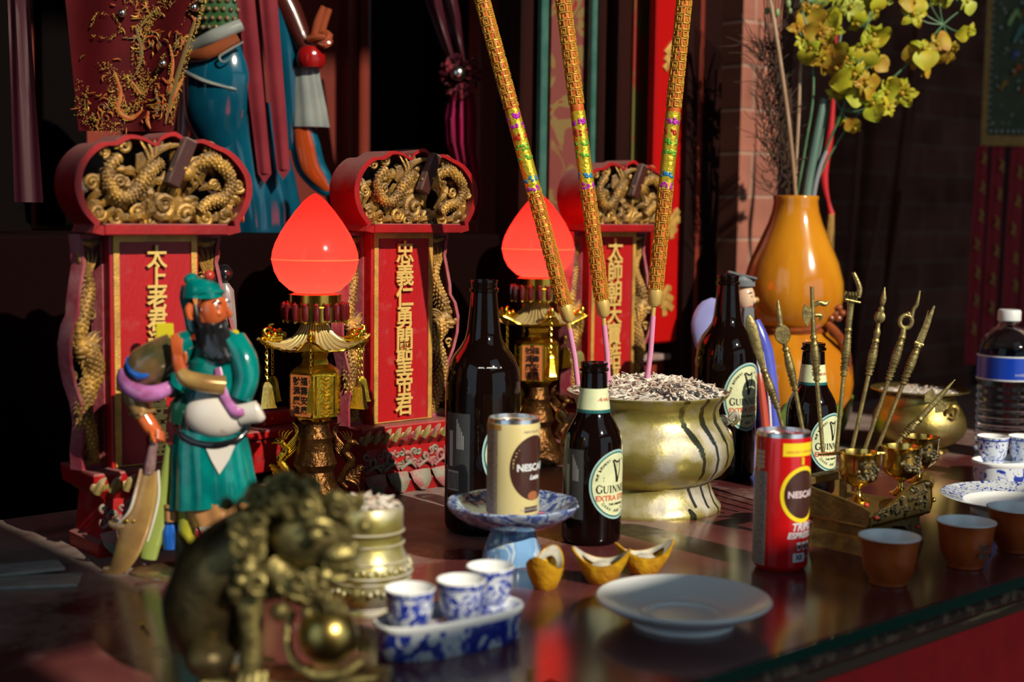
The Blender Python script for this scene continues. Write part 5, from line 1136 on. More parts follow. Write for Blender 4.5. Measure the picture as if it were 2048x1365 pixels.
mb = B(); mb.tube([(380, 560, -30), (352, 600, -36), (330, 660, -30)], [40, 50, 40], mat('dark_green_glaze', (.005, .05, .03), .2, coat=.5), n=16, smooth=4); mb.build('dark_underrobe', t)
# head
mb = B(); mb.ell((474, 208, 0), (60, 80, 62), SKN, 28, 20); mb.ell((448, 232, 0), (40, 56, 50), SKN, 20, 14)
mb.tube([(524, 186, 0), (536, 206, 0), (542, 222, 0), (530, 232, 0)], [7, 9, 13, 9], SKN, n=10, smooth=4)           # nose
mb.ell((520, 250, -4), (16, 6, 16), mat('dark_red_lips', (.28, .02, .02), .3), 10, 8); mb.ell((500, 216, -40), (22, 18, 16), SKN, 12, 10); mb.ell((505, 216, 34), (22, 18, 16), SKN, 12, 10)
mb.tube([(392, 176, -36), (382, 200, -42), (390, 236, -42), (404, 240, -38)], [9, 12, 10, 5], SKN, n=10, smooth=4); mb.ell((398, 206, -34), (16, 30, 12), SKN, 12, 10)
mb.tube([(468, 290, 0), (466, 330, 0)], [46, 50], SKN, n=16); gh = mb.build('head', t)
mb = B()
for x_, z in ((502, -50), (522, 30)): mb.ell((x_, 190, z), (11, 5, 8), WGL, 10, 8); mb.ell((x_+3, 190, z-5), (5, 4.5, 5), BLK, 8, 6); mb.tube([(x_-22, 176, z-2), (x_-2, 166, z-4), (x_+18, 176, z+6)], [3.5, 4.5, 2], BLK, n=6, smooth=3)
mb.build('eyes_and_brows', gh)
mb = B()
for k in range(30):
    f = (k % 15)/14; zz = -20-34*sin(pi*f)*(1 if k < 15 else .2); w = sin(k*1.9)
    mb.tube([(404+122*f, 246+10*sin(pi*f), zz*.6-6), (420+116*f, 300+4*w, zz-16), (440+118*f, 352, zz-42), (470+106*f, 388+5*w, zz-56), (510+74*f, 412-14*f+4*w, zz-54)], [9, 14, 15, 12, 3], BLK, n=8, smooth=5)
for k in range(5): mb.tube([(524, 240, -16+4*k), (516, 262, -40+3*k), (512, 300, -56), (530, 340, -70)], [3, 6, 6, 2], BLK, n=7, smooth=4)
mb.tube([(412, 180, -44), (424, 240, -52), (436, 280, -46)], [7, 12, 10], BLK, n=8, smooth=3); mb.build('beard', gh)
mb = B(); mb.loft([folds(436, 156, 80, 72, .02, 7), folds(438, 130, 78, 70, .03, 7, .5, tilt=8), folds(434, 104, 70, 62, .02, 7), folds(420, 84, 50, 46, 0, 1), folds(410, 74, 26, 26, 0, 1)], TEAL)
mb.ell((388, 84, 0), (32, 28, 30), TEAL, 18, 12); mb.tube([(366, 110, 10), (362, 160, 20), (374, 230, 30), (390, 300, 20)], [22, 28, 26, 30], TEAL, n=14, flat=.6, nv=(0, 0, 1), smooth=5); mb.tube([(362, 160, -10), (430, 132, -66), (505, 128, -30), (516, 132, 0)], [12, 12, 12, 8], TEAL, n=10, smooth=5)
gt = mb.build('turban', t)
mb = B(); mb.ell((462, 66, -10), (22, 24, 22), mat('red_pompon', (.40, .03, .02), .3, coat=.4), 16, 12); mb.build('pompon', gt)
# arm on the sword
mb = B(); mb.tube([(400, 330, 10), (340, 370, 20), (300, 440, 20), (330, 560, 20)], [50, 66, 60, 40], TEAL, n=18, smooth=5); mb.build('back_of_robe', t)
mb = B(); mb.tube([(330, 360, -20), (270, 400, -34), (210, 440, -40), (165, 480, -42)], [68, 82, 86, 66], DKG, n=28, smooth=6); mb.build('shoulder_armour', t)
mb = B(); mb.tube([(124, 452, -50), (140, 500, -78), (200, 536, -104), (270, 535, -104), (325, 508, -86)], [26, 34, 36, 34, 24], PRG, n=14, smooth=6)
mb.tube([(146, 400, -62), (160, 440, -96), (200, 466, -116), (240, 460, -114)], [12, 16, 16, 8], BLG, n=10, smooth=5); mb.build('sleeve_trim', t); mb = B(); mb.ell((212, 412, -92), (40, 26, 24), mat('grey_pattern_glaze', (.30, .30, .28), .3, coat=.4, c2=(.12, .10, .08), ns=120, thr=(.48, .54)), 16, 12); mb.build('patterned_patch', t)
mb = B(); mb.tube([(150, 500, -40), (170, 570, -50), (205, 640, -60)], [50, 46, 38], GOG, n=20, smooth=4); mb.tube([(150, 630, -56), (200, 622, -96), (248, 612, -60)], [8, 10, 8], GOG, n=8, smooth=4)
mb.build('gold_cuff', t); mb = B(); mb.tube([(540, 500, -110), (470, 490, -134), (400, 470, -142), (372, 440, -140)], [40, 38, 34, 26], GOG, n=20, smooth=4); mb.build('gold_cuff', t)
mb = B(); mb.tube([(205, 640, -60), (232, 680, -64), (258, 706, -66)], [34, 34, 26], SKN, n=16, smooth=4)
for q in range(4): mb.tube([(262, 690+q*9, -88), (280, 700+q*9, -82), (284, 712+q*8, -58), (268, 718+q*7, -46)], [9, 8, 7, 5], SKN, n=8, smooth=3)
mb.tube([(240, 690, -90), (252, 728, -94), (256, 742, -84)], [10, 8, 6], SKN, n=8, smooth=3); mb.build('hand', t)
mb = B(); mb.tube([(376, 450, -138), (366, 410, -142), (362, 376, -142)], [24, 26, 24], SKN, n=16, flat=.6, nv=(0, 0, 1), smooth=4)
for q, (h, xx) in enumerate(((296, 342), (290, 354), (296, 367), (310, 379))): mb.tube([(350+q*9, 380, -146), (346+q*10, 340, -152), (xx, h, -148)], [8.5, 8, 6], SKN, n=8, smooth=3)
mb.tube([(384, 420, -140), (396, 390, -148), (392, 362, -150)], [9, 8, 6], SKN, n=8, smooth=3); mb.build('hand', t)
# legs and drapery
mb = B(); mb.tube([(370, 1000, -10), (366, 1090, -14), (360, 1180, -14), (356, 1262, -16)], [42, 38, 34, 34], YGG, n=18, smooth=4); mb.tube([(350, 1270, 0), (372, 1278, -40), (380, 1284, -66)], [30, 26, 16], BLK, n=14, smooth=3); mb.build('boot', t)
mb = B(); mb.tube([(560, 1040, 0), (570, 1140, -6), (575, 1262, -10)], [44, 38, 34], YGG, n=18, smooth=4); mb.tube([(565, 1270, 0), (586, 1278, -40), (590, 1284, -66)], [30, 26, 16], BLK, n=14, smooth=3); mb.build('boot', t)
mb = B(); mb.tube([(300, 760, 10), (280, 900, 6), (250, 1040, 0), (215, 1160, 0), (200, 1240, 0)], [26, 30, 40, 44, 34], PGG, n=16, flat=.5, nv=(0, 0, 1), smooth=5); mb.tube([(285, 1060, 30), (290, 1130, 20), (292, 1200, 16)], [30, 42, 34], BLG, n=14, smooth=4); mb.tube([(300, 1010, 0), (300, 1080, -6)], [34, 28], TIG, n=14); mb.build('drapery', t)
mb = B(); mb.tube([(252, 735, -60), (236, 780, -60), (226, 840, -60), (220, 870, -60)], [18, 20, 24, 22], mat('purple_brown_glaze', (.12, .05, .05), .15, coat=.7, c2=(.26, .16, .16), ns=50), n=14, smooth=4); mb.build('sword_hilt', t)
mb = B(); cl = [(226, 860, -60, 30), (214, 930, -62, 44), (196, 1000, -64, 52), (172, 1080, -64, 58), (150, 1140, -62, 56), (128, 1200, -58, 50), (100, 1250, -52, 40), (66, 1282, -44, 26), (24, 1282, -36, 14)]
mb.tube([c[:3] for c in cl], [c[3] for c in cl], GOG, n=18, flat=.28, nv=(0, 0, 1), smooth=5)
mb.tube([(160, 1080, -66), (110, 1094, -66), (70, 1086, -60), (58, 1072, -56)], [18, 16, 14, 9], GOG, n=12, flat=.5, nv=(0, 0, 1), smooth=4); mb.build('sword_blade', t)
mb = B(); mb.tube([(196, 850, -84), (178, 930, -90), (150, 1020, -92), (98, 1078, -84)], [5, 6, 6, 4], WGL, n=8, smooth=6); mb.tube([(258, 860, -50), (262, 960, -60), (246, 1050, -70), (216, 1150, -70)], [5, 5, 5, 4], WGL, n=8, smooth=6)
for x in (138, 165): mb.ell((x, 1064, -84), 7, GOLDS, 10, 8)
mb.build('cord_and_studs', t)
mb = B(); mb.box((270, 298, 30), (72, 66, 14), mat('yellow_glaze', (.62, .52, .02), .2, coat=.5), bev=4); mb.build('back_flag', t); mb = B(); mb.tube([(545, 300, 10), (568, 296, 10), (570, 316, 10)], 10, MC['yellow_glaze'], n=8, smooth=3); mb.build('back_flag', t)
mb = B(); mb.loft([folds(400, 1304, 280, 150, 0, 1, 0, -10), folds(400, 1286, 270, 142, .02, 9, 0, -10), folds(400, 1278, 240, 130, .02, 9, 0, -10)], DKG); mb.build('rocky_base', t)
# ---------------------------------------------------------------- statue in blue at the back, cloths, ribbons, curtains
SZ = .305
def on_plane(px, b):                                 # ground position where the column px meets distance b
    r = ray(px, 430); r = Vector((r.x, r.y, 0)); k = b/r.dot(N); return r*k
def drawb(px, b, z=SZ):
    p = on_plane(px, b); q = V(p.x, p.y, z); d = depth_of(q); s = d/F
    v = q-V(0, 0, H); py = 682.5-F*(v.dot(_U2)/d); return q, s, py, (lambda: MB(px, py, s))
BG = mat('deep_blue_glaze', (.002, .070, .125), .14, coat=.7, c2=(.002, .045, .085), ns=12); GRW = mat('grey_white_glaze', (.22, .25, .24), .2, coat=.5, c2=(.16, .19, .19), ns=18); ORI = mat('orange_glaze', (.30, .045, .008), .15, coat=.7); BRS = mat('brown_red_skin_glaze', (.26, .06, .025), .18, coat=.6); RGL = mat('red_glaze', (.26, .006, .006), .15, coat=.6); GREENA = mat('green_armour_glaze', (.025, .085, .025), .25, coat=.5, c2=(.05, .12, .05), ns=90); BRW = mat('brown_sash_glaze', (.20, .055, .02), .2, coat=.5)
g, s, py0, B = drawb(500, 1.80); t = thing('robed_statue', 'large glazed statue in blue robe raising two fingers, behind the left tablets', 'statue', g)
mb = B(); mb.loft([folds(508, py0, 88, 62, .06, 9, 0, 0), folds(506, 420, 92, 64, .06, 9, .3), folds(500, 350, 86, 62, .05, 9, .6), folds(488, 280, 82, 62, .03, 9, .9), folds(480, 210, 80, 62, .01, 9, 1)], BG)
mb.tube([(470, 290, -10), (450, 230, -26), (452, 160, -34), (452, 110, -26), (450, 60, -10), (448, -60, 0), (450, -200, 0)], [58, 72, 76, 66, 60, 70, 60], BG, n=36, flat=.8, nv=(0, 0, 1), smooth=6)
mb.tube([(380, 150, -60), (430, 175, -96), (490, 190, -84)], [3, 4, 3], GRW, n=6, smooth=4); mb.build('blue_robe', t)
mb = B(); mb.tube([(545, -60, 10), (562, 40, 8), (572, 140, 6), (580, 240, 10), (584, 300, 14)], [42, 36, 32, 28, 20], BG, n=20, smooth=6); mb.build('cape', t)
mb = B(); mb.lathe([(50, 84), (54, 60), (56, 0), (60, -60)], GREENA, c=(452, 0, -30), n=40)
for i in range(7):
    for j in range(9): a = -pi/2+(j-4)*.26+(.13 if i % 2 else 0); mb.ell((452+55*cos(a), 72-i*17, -30+55*sin(a)), 5.5, DKG, 8, 6)
mb.build('studded_armour', t)
mb = B(); mb.tube([(400, 112, -70), (450, 90, -96), (500, 66, -80)], [12, 13, 12], GRW, n=12, flat=.6, nv=(0, 0, 1), smooth=5); mb.build('white_sash', t)
mb = B(); mb.tube([(396, 128, -76), (440, 122, -100), (495, 92, -88)], [11, 13, 10], BRW, n=12, flat=.6, nv=(0, 0, 1), smooth=5); mb.build('brown_sash', t)
mb = B(); mb.tube([(505, 100, -90), (478, 118, -100), (462, 130, -104), (470, 140, -105), (488, 128, -104)], [2, 2.4, 2.4, 2, 1], GRW, n=6, smooth=5); mb.build('scroll_ornament', t)
mb = B(); mb.loft([folds(620, 255, 38, 26, .05, 8), folds(618, 220, 34, 24, .05, 8, .4), folds(612, 160, 28, 22, .05, 8, .8), folds(610, 120, 24, 20, .04, 8, 1), folds(608, 98, 18, 16, 0, 8)], GRW); mb.build('pale_sleeve', t)
mb = B(); mb.tube([(540, -40, 0), (580, 30, -6), (606, 84, -14), (620, 106, -18)], [30, 26, 20, 20], mat('dark_red_sleeve', (.05, .008, .006), .3, coat=.4), n=16, smooth=5); mb.build('upper_sleeve', t)
mb = B(); mb.lathe([(22, 140), (28, 128), (26, 112), (20, 100)], RGL, c=(624, 0, -18), n=24, lobes=8, lamp=.08); mb.build('red_cuff', t)
mb = B(); mb.tube([(624, 112, -18), (630, 96, -18), (636, 80, -18)], [16, 16, 20], BRS, n=14, smooth=3)
mb.tube([(632, 82, -22), (638, 52, -24), (650, 22, -24)], [9, 8, 6], BRS, n=10, smooth=3); mb.tube([(642, 82, -22), (650, 54, -22), (661, 26, -22)], [9, 8, 6], BRS, n=10, smooth=3)
for q in range(2): mb.tube([(646+q*6, 72+q*6, -24), (662, 80+q*10, -34), (654, 92+q*7, -40), (642, 88+q*6, -38)], [8, 8, 7, 5], BRS, n=8, smooth=3)
mb.tube([(622, 88, -34), (640, 84, -44), (656, 84, -44)], [8, 7, 6], BRS, n=8, smooth=3); mb.build('raised_hand', t)
mb = B(); cl = [(600, 240, 0, 22), (610, 290, 0, 30), (620, 330, 0, 30), (642, 362, 0, 24), (660, 386, 0, 10)]
mb.tube([c[:3] for c in cl], [c[3] for c in cl], BG, n=20, flat=.5, nv=(0, 0, 1), smooth=5); mb.build('hanging_sleeve', t)
mb = B(); cl = [(604, 250, -12, 14), (612, 295, -14, 19), (622, 334, -14, 18), (644, 364, -10, 12), (658, 381, -5, 4)]
mb.tube([c[:3] for c in cl], [c[3] for c in cl], ORI, n=20, flat=.35, nv=(0, 0, 1), smooth=5); mb.build('orange_lining', t)
mb = B(); mb.tube([(376, 180, -20), (380, 240, -24), (372, 300, -20)], [10, 16, 12], mat('mauve_glaze', (.30, .14, .14), .2, coat=.4), n=12, flat=.5, nv=(0, 0, 1), smooth=4); mb.build('side_fold', t)
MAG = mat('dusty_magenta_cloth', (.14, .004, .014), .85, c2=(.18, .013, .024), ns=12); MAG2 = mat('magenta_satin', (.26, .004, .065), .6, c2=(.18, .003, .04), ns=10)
def cloth(mb, tops, bots, m, amp=3., k=3, n=14, rows=24, d=0., th=2.):
    """a hanging cloth between two horizontal spans (x0, x1, y)"""
    vs = []; fs = []
    for i in range(rows+1):
        u_ = i/rows; x0 = tops[0]*(1-u_)+bots[0]*u_; x1 = tops[1]*(1-u_)+bots[1]*u_; y = tops[2]*(1-u_)+bots[2]*u_
        for j in range(n+1): v_ = j/n; vs.append((x0+(x1-x0)*v_, y+(0 if i < rows else 0), d+amp*sin(k*pi*v_+u_*1.5)+amp*.3*sin(9*v_+5*u_)))
    for i in range(rows):
        for j in range(n): a = i*(n+1)+j; fs.append((a, a+1, a+n+2, a+n+1))
    mb.add(vs, fs, m); m_ = len(vs); mb.add([(x, y, z+th) for x, y, z in vs], fs, m)
for i, (tp, bt, lb) in enumerate((((455, 505, -160), (516, 543, 348), 'left of two faded crimson ribbons hanging down the blue statue'), ((505, 545, -160), (556, 582, 340), 'right of two faded crimson ribbons hanging down the blue statue'))):
    gq, sq, pq, Bq = drawb(540, 1.735, .33); mb = Bq(); cloth(mb, tp, bt, MAG, 3, 2.2, 10, 30, -14*i)
    x0, x1, y = bt; vs = [(x0, y, -14*i+2), (x1, y, -14*i+2), ((x0+x1)/2, y+20, -14*i)]; mb.add(vs, [(0, 1, 2)], MAG)
    o = mb.build('ribbon', None, gq); tag(o, lb, 'ribbon', 'ribbons on the statue')
# embroidered cloth
g, s, py0, B = drawb(290, 1.66, .31); EC = mat('dark_red_brocade', (.050, .0015, .003), .7, spec=.15, c2=(.065, .002, .004), ns=20)
t = thing('embroidered_cloth', 'dark red cloth embroidered with gold sequins and an orange dragon, hanging above the left tablet', 'cloth', g)
mb = B(); cloth(mb, (120, 428, -160), (158, 348, 265), EC, 9, 3.4, 40, 30, 0); mb.build('cloth_body', t)
def edge(y): u_ = (y+160)/425; return 120+38*u_, 428-80*u_
def zd(x, y): u_ = (y+160)/425; a, b = edge(y); v_ = (x-a)/(b-a); return 9*sin(3.4*pi*v_+u_*1.5)+2.7*sin(9*v_+5*u_)-4
SEQ = mat('gold_sequin', (.85, .58, .12), .3, .75); random.seed(31); mb = B(); mo = B()
def sparkle(path, w, n):
    for i in range(n):
        k = random.uniform(0, len(path)-1.001); a = Vector(path[int(k)]); b = Vector(path[int(k)+1]); f_ = k-int(k); p = a*(1-f_)+b*f_
        x = p.x+random.uniform(-w, w); y = p.y+random.uniform(-w, w); mb.ell((x, y, zd(x, y)-2), random.uniform(.8, 1.5), SEQ, 5, 4)
sparkle([(418, -20), (412, 20), (398, 60), (380, 120), (360, 190), (345, 250)], 4, 330)
sparkle([(400, -10), (385, 30), (350, 110), (345, 160)], 3, 60)
sparkle([(350, 0), (310, 30), (290, 60), (275, 120), (300, 170), (270, 190)], 12, 420)
sparkle([(190, 60), (200, 35), (240, 40), (250, 70), (230, 85), (190, 80)], 3, 90)
sparkle([(215, 140), (240, 160), (230, 210), (255, 235), (290, 200), (270, 160), (240, 170)], 14, 460)
sparkle([(170, 170), (165, 230), (200, 255), (240, 262)], 14, 200); sparkle([(260, 20), (300, 0), (340, -20)], 9, 90); sparkle([(320, 200), (318, 150), (335, 110)], 6, 60)
o = mb.build('gold_sequins', t); o['kind'] = 'stuff'
OT = mat('orange_embroidery', (.32, .06, .01), .6, c2=(.36, .12, .02), ns=90); GBR_ = mat('gold_thread', (.40, .22, .03), .5, .3); OLV = mat('olive_embroidery', (.12, .08, .02), .6)
for pth, r, m in (([(395, 50), (372, 120), (350, 190), (335, 250)], 9, OLV), ([(370, 160), (352, 195), (345, 225)], 9, OT), ([(345, 95), (352, 130), (345, 170), (330, 160)], 6, OT), ([(235, 150), (245, 190), (240, 225), (262, 240), (285, 225)], 9, OT), ([(265, 165), (285, 190), (300, 180)], 6, OT), ([(300, 225), (298, 245), (305, 260)], 8, OT), ([(275, 60), (285, 110), (275, 150)], 8, OLV), ([(320, 20), (290, 50), (270, 90)], 5, OLV), ([(385, 35), (395, 50), (388, 80)], 5, OT), ([(315, 180), (322, 215), (312, 240)], 5, OLV)):
    mo.tube([(x, y, zd(x, y)-1) for x, y in pth], [r*.3]+[r*.55]*(len(pth)-2)+[r*.2], m, n=8, flat=.4, nv=(0, 0, 1), smooth=5)
random.seed(41)
for k in range(300):
    cx_, cy_, rr_ = random.choice(((250, 195, 50), (300, 90, 30), (370, 90, 14), (220, 230, 40), (325, 210, 20), (355, 180, 10), (290, 30, 40)))
    x = cx_+random.gauss(0, rr_*.6); y = cy_+random.gauss(0, rr_*.6)
    if not (edge(y)[0]+6 < x < edge(y)[1]-6) or y > 258: continue
    a_ = random.uniform(0, 6.28); l_ = random.uniform(8, 18); P4 = []
    for q in range(4): P4.append((x, y, zd(x, y)-1)); x += cos(a_)*l_/3; y += sin(a_)*l_/3; a_ += random.uniform(-.2, .8)
    mo.tube(P4, [.8, 1.6, 1.5, .5], random.choice((OT, OT, OLV, GBR_)), n=5, smooth=2)
mo.build('raised_embroidery', t)['kind'] = 'stuff'
for x, y in ((254, 36), (333, 133), (396, 24)): mb = B(); mb.ell((x, y, zd(x, y)-7), 8.5, mat('silver_ball', (.62, .62, .60), .22, 1.), 18, 12); mb.build('silver_stud', t)
# magenta curtain with rosette
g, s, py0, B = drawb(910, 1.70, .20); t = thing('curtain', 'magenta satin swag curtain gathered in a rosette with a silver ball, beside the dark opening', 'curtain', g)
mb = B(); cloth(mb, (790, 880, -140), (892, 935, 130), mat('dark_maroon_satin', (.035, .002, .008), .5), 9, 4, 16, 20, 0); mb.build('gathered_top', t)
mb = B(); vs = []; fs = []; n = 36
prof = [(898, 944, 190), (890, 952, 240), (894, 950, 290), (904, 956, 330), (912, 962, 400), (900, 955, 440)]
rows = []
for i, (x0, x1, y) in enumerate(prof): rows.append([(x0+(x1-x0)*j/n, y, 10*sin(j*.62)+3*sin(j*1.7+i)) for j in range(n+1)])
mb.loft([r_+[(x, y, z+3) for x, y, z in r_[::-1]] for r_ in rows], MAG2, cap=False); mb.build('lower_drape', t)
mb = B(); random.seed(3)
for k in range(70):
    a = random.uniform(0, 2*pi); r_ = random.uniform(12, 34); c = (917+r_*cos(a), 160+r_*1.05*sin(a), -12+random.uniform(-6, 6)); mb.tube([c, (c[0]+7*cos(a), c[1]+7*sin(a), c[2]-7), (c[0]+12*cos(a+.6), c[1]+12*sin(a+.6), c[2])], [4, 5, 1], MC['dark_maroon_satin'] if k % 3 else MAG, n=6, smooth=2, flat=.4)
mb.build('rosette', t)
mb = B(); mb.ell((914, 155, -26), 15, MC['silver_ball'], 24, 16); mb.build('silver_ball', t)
# left dim magenta cloth
g, s, py0, B = drawb(55, 1.70, .32); mb = B(); cloth(mb, (20, 60, -120), (28, 88, 405), MC['dark_maroon_satin'], 6, 3, 12, 20); o = mb.build('curtain', None, g); tag(o, 'narrow dim magenta cloth hanging at the far left edge', 'curtain')
# thin fringe hair over the faded red panel is only faint; the small white robed figure behind the general
g = G(452, 1010); s = depth_of(g)/F; t = thing('small_figurine', 'small figurine with black hair and white robe, half hidden behind the green turban', 'figurine', g); B = lambda: MB(452, 1010, s)
mb = B(); mb.loft([folds(452, 1010, 34, 26, .05, 9), folds(452, 850, 28, 22, .05, 9, .5), folds(452, 640, 22, 18, .05, 9), folds(452, 580, 18, 14, 0, 9), folds(452, 566, 8, 8, 0, 9)], GRW); mb.build('white_robe', t)
mb = B(); mb.ell((450, 548, 0), 19, BLK, 16, 12); mb.ell((438, 560, -8), (10, 10, 8), BLK, 10, 8); mb.build('black_hair', t)
# scholar figurine behind the large bottle
g = G(1476, 930); s = depth_of(g)/F; t = thing('scholar_figurine', 'porcelain scholar figurine in violet blue robe with flat grey hat, behind the large bottle', 'figurine', g); B = lambda: MB(1476, 930, s)
VBL = mat('violet_blue_glaze', (.07, .09, .50), .16, coat=.6, c2=(.10, .12, .58), ns=20); PSK = mat('pale_skin_glaze', (.66, .46, .32), .2, coat=.5); GRB = mat('grey_beard_glaze', (.16, .18, .20), .3); LAV = mat('lavender_glaze', (.28, .30, .62), .18, coat=.5)
mb = B(); mb.loft([folds(1476, 930, 66, 40, .04, 11), folds(1476, 840, 60, 38, .04, 11, .5), folds(1472, 740, 50, 34, .03, 11, 1), folds(1470, 670, 44, 30, .02, 11), folds(1472, 640, 28, 22, 0, 3)], VBL)
mb.tube([(1500, 640, -10), (1520, 700, -20), (1534, 790, -20), (1542, 890, -20)], [10, 16, 16, 18], VBL, n=14, smooth=5); mb.build('blue_robe', t)
mb = B(); mb.tube([(1450, 640, 8), (1418, 620, 10), (1402, 650, 10), (1412, 700, 10), (1436, 730, 6)], [18, 24, 26, 22, 10], LAV, n=18, flat=.5, nv=(0, 0, 1), smooth=5); mb.build('lavender_sleeve', t)
mb = B(); mb.tube([(1506, 740, -38), (1514, 800, -42), (1524, 880, -42)], [6, 9, 10], mat('red_stripe_glaze', (.50, .08, .04), .2, coat=.5), n=10, smooth=4); mb.tube([(1498, 690, -36), (1510, 760, -44), (1518, 860, -48)], [2, 2.4, 2.4], PORC, n=6, smooth=4); mb.tube([(1512, 700, -34), (1526, 780, -38), (1534, 870, -42)], [2, 2, 2], PORC, n=6, smooth=4); mb.build('robe_stripes', t)
mb = B(); mb.ell((1480, 595, 0), (20, 29, 20), PSK, 20, 14); mb.ell((1498, 600, -4), (5, 7, 5), PSK, 8, 6); mb.tube([(1478, 618, 0), (1476, 644, 0)], [12, 14], PSK, n=12); mb.ell((1463, 600, -4), (5, 9, 5), PSK, 8, 6); sh_ = mb.build('head', t)
mb = B(); mb.ell((1490, 592, -15), (3.5, 1.8, 2.5), BLK, 8, 6); mb.tube([(1482, 586, -18), (1492, 584, -17)], 1.1, BLK, n=5); mb.tube([(1492, 611, -14), (1484, 613, -18)], 1.3, RGL, n=5); mb.ell((1503, 600, 2), 7, GOLDC, 10, 8); mb.build('face_paint', sh_)
mb = B(); 
for k in range(7): mb.tube([(1480+k*2, 614, -16), (1479+k*2, 640, -24), (1482+k, 666, -26), (1484, 690, -24)], [3.5, 5, 4, 1], GRB, n=6, smooth=4)
mb.build('beard', sh_)
mb = B(); mb.loft([folds(1474, 572, 26, 22, 0, 1), folds(1472, 560, 27, 24, 0, 1), folds(1470, 552, 22, 20, 0, 1)], GRB); mb.loft([[(1444, 545, -18), (1500, 558, -22), (1502, 562, 20), (1446, 549, 24)], [(1444, 541, -18), (1500, 554, -22), (1502, 558, 20), (1446, 545, 24)]], GRB); mb.build('flat_hat', t)
# ---------------------------------------------------------------- water bottle
g = G(2006, 912); s = depth_of(g)/F; t = thing('water_bottle', 'clear plastic water bottle with white cap and blue label at the right edge', 'bottle', g); B = lambda: MB(2006, 912, s); c = (2006, 0, 0)
WAT = mat('clear_plastic_water', (.93, .95, .97), .03, trans=1., ior=1.30)
pr = [(46, 912), (54, 908), (57, 900)]
for k in range(9): y = 895-k*15; pr += [(57, y), (54, y-4), (54, y-8), (57, y-12)]
pr += [(58, 756), (58, 708), (57, 700), (52, 684), (42, 668), (30, 656), (22, 648), (20, 641)]
mb = B(); mb.lathe(pr, WAT, c=c, n=64); mb.build('clear_body', t, ang=60)
mb = B(); mb.lathe([(20, 642), (22, 640), (22, 622), (20, 619)], mat('white_plastic', (.62, .66, .68), .4), c=c, n=40, lobes=40, lamp=.02); mb.build('white_cap', t)
mb = B(); BLB = mat('blue_label', (.005, .045, .42), .3, coat=.4); mb.lathe([(58.6, 754), (58.6, 710)], BLB, c=c, n=64, cap=False); 
for y in (755, 709): mb.lathe([(58.8, y+1.6), (58.8, y-1.6)], WPR, c=c, n=64, cap=False)
mb.text('PURE', 10, WPR, lambda x, y, e: (2006+59*sin(.82+x/59), 734-y, -59*cos(.82+x/59))); mb.text('WATER', 6, WPR, lambda x, y, e: (2006+59*sin(.1+x/59), 744-y, -59*cos(.1+x/59)))
mb.build('blue_label', t)
# ---------------------------------------------------------------- right side: banner, bamboo poles, tassel
g, s, py0, B = drawb(2010, 1.45, -.0); zb_ = g.z
t = thing('embroidered_banner', 'dark green sequinned banner with gold border and red streamers at the right edge', 'banner', g)
BGR = mat('dark_green_brocade', (.035, .05, .018), .6, c2=(.055, .07, .02), ns=30); GBR = mat('gold_brocade', (.42, .22, .03), .55, c2=(.30, .15, .02), ns=120)
mb = B(); cloth(mb, (1962, 2110, -120), (1960, 2110, 282), BGR, 3, 2, 16, 16, 0); mb.build('green_field', t)
mb = B(); cloth(mb, (1957, 1968, -120), (1955, 1966, 290), GBR, .6, 1, 3, 16, -2); cloth(mb, (1956, 2110, 276), (1955, 2110, 296), GBR, 2, 2, 16, 3, -5); mb.build('gold_border', t)
random.seed(8); mb = B(); PRL = mat('pearl_sequin', (.72, .74, .76), .2, .4)
for k in range(46): x = 1972+random.random()*100; y = random.uniform(0, 262); mb.ell((x, y, -7), random.uniform(1.6, 3), PRL, 7, 5)
for k in range(12): mb.ell((1972+k*11, 268, -8), 3, PRL, 7, 5)
for k in range(20): mb.ell((1969, k*14-10, -5), 2, PRL, 7, 5)
o = mb.build('sequins', t); o['kind'] = 'stuff'
mb = B()
for x, y, r, m in ((2012, 50, 14, GRG), (2026, 80, 14, mat('teal_embroidery', (.08, .22, .18), .6)), (2016, 120, 7, BLUEP), (2022, 150, 10, OT), (1996, 180, 8, GBR), (2040, 185, 9, OT), (2040, 30, 14, OT)): mb.tube([(x-r, y+r, -7), (x, y-r, -9), (x+r*.6, y, -8)], [r*.3, r*.5, r*.2], m, n=8, smooth=4, flat=.4, nv=(0, 0, 1))
mb.build('figure_embroidery', t)
STR = mat('red_streamer_cloth', (.30, .006, .014), .7, sheen=.2)
for k, (x0, x1) in enumerate(((1946, 1972), (1978, 2006), (2014, 2046), (2052, 2080))):
    mb = B(); cloth(mb, (x0+2, x1, 296), (x0-4, x1-2, 730), STR, 3, 2, 8, 16, k % 2*4)
    for q in range(7):
        y = 330+q*56+k*13; x = (x0+x1)/2+random.uniform(-5, 5)
        mb.tube([(x-4, y, -5), (x+3, y-10, -6), (x-2, y-22, -5)], [2, 4, 1], GBR, n=6, flat=.4, nv=(0, 0, 1), smooth=3); mb.tube([(x+5, y+4, -5), (x, y-4, -6)], [3, 1], GBR, n=6, flat=.4, nv=(0, 0, 1))
    mb.build('streamer', t)
BAM = mat('dusty_bamboo', (.30, .12, .09), .7, c2=(.20, .07, .05), ns=20, stretch=(1, 1, .2))
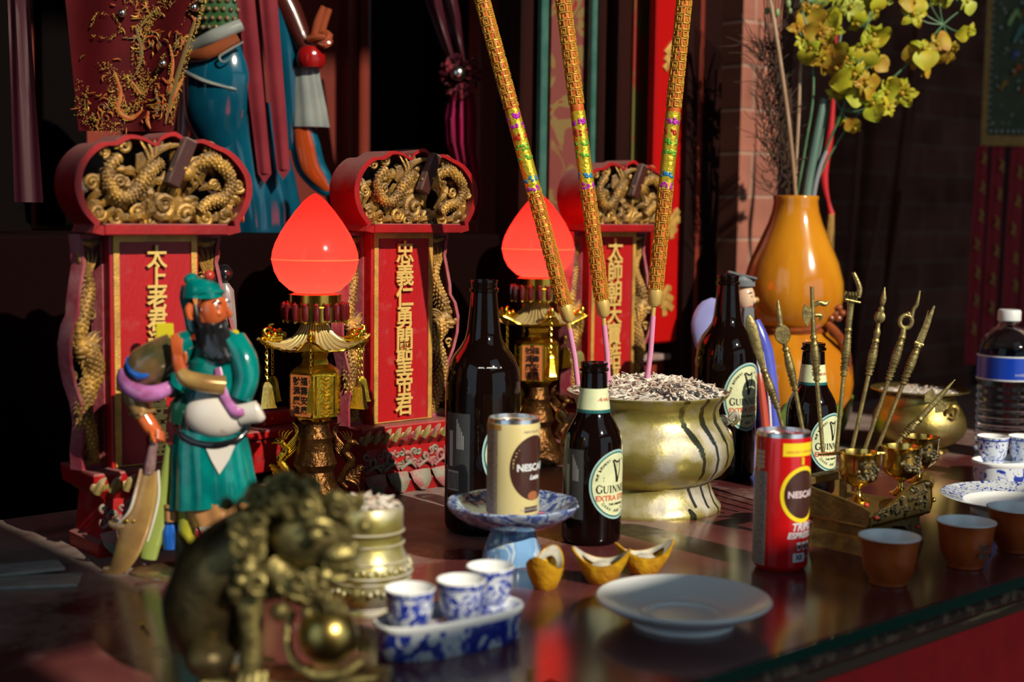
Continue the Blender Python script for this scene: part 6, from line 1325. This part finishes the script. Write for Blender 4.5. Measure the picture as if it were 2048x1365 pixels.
for (x0, y0, x1, y1, r, lb) in ((1822, 100, 1784, 600, 13, 'thick pinkish pole leaning in the dark recess right of the vase'), (1798, 445, 1770, 760, 9, 'second pinkish pole in the dark recess, beside the thick one'), (1712, 330, 1696, 770, 8, 'slim pinkish pole just right of the yellow vase belly'), (1760, 420, 1722, 760, 5, 'thin short stick between the pinkish poles in the recess')):
    gq, sq, pq, Bq = drawb(x1, 1.90 if r > 7 else 1.85, FL); dx = (x0-x1)/(y0-y1); yb = pq; mb = MB(x1+dx*(yb-y1)*0, yb, sq)
    mb.tube([(x1-0, yb, 0), (x1+dx*(y1-yb)*-0+ (0), y1, 0), (x0, y0, 0), (x0+dx*(-60), y0-60, 0)], [r, r, r*.85, r*.8], BAM, n=12, smooth=6); o = mb.build('bamboo_pole', None, gq); tag(o, lb, 'pole', 'poles in the dark recess')
g, s, py0, B = drawb(1655, 1.40, .10); t = thing('tassel', 'red cord with a pale gold tassel hanging right of the yellow vase neck', 'tassel', g)
RIB = mat('red_satin_ribbon', (.50, .008, .015), .5); mb = B(); mb.tube([(1662, -100, 0), (1660, 150, 0), (1656, 270, 0), (1647, 330, 0), (1648, 370, 0), (1656, 405, 0), (1664, 432, 0)], [2, 2.5, 6, 8, 6, 3, 6], RIB, n=10, flat=.5, nv=(0, 0, 1), smooth=6); mb.build('red_ribbon', t)
mb = B()
for k in range(24): a = k*.8; mb.tube([(1662+5*cos(a), 430, 5*sin(a)), (1660+8*cos(a), 480, 8*sin(a)), (1658+10*cos(a), 524+3*sin(a*2), 10*sin(a))], 1.3, GOLDC, n=4, smooth=3)
mb.build('gold_threads', t)
# red lacquered block and flat dusty papers at the left
g = G(548, 935)+N*.02; o = slab('red_block', 0, .001, 0, .001, 0, .001, RED) if False else None
mb = MB(); mb.box((0, 0, .022), (.085, .06, .044), RED, bev=.002); mb.box((0, 0, .050), (.095, .068, .012), RED, bev=.002); mb.box((.02, .01, .066), (.05, .04, .02), RED, bev=.002); o = mb.build('lacquer_block', None, G(556, 945)+N*.035, UA); tag(o, 'stepped red lacquer block standing left of the nearer lotus lamp', 'block')
PAP = mat('dusty_grey_paper', (.24, .24, .22), .8, c2=(.34, .33, .30), ns=40)
for i, (px, py, rz, w, h, z, lb) in enumerate(((62, 1168, .2, .085, .040, .0, 'grey dusty paper sheet lying lowest at the far left of the table'), (40, 1150, .5, .075, .035, .0035, 'grey dusty paper sheet lying on top at the far left of the table'))):
    mb = MB(); mb.box((0, 0, .0015), (w, h, .003), PAP, bev=.0006); gg = G(px, py); o = mb.build('paper_sheet', None, V(gg.x, gg.y, z+.0002), rz); tag(o, lb, 'paper')
mb = MB(); mb.tube([(0, 0, .0015), (.012, -.024, .0015)], .0006, GOLDS, n=6); mb.ell((0, 0, .0018), .0016, GOLDS, 8, 6); o = mb.build('gold_reflection', None, G(284, 1252)); tag(o, 'gold sliver standing in for a stick reflection on the table left of the lion', 'glint')  # solid gold sliver put where a stick is mirrored in the tabletop
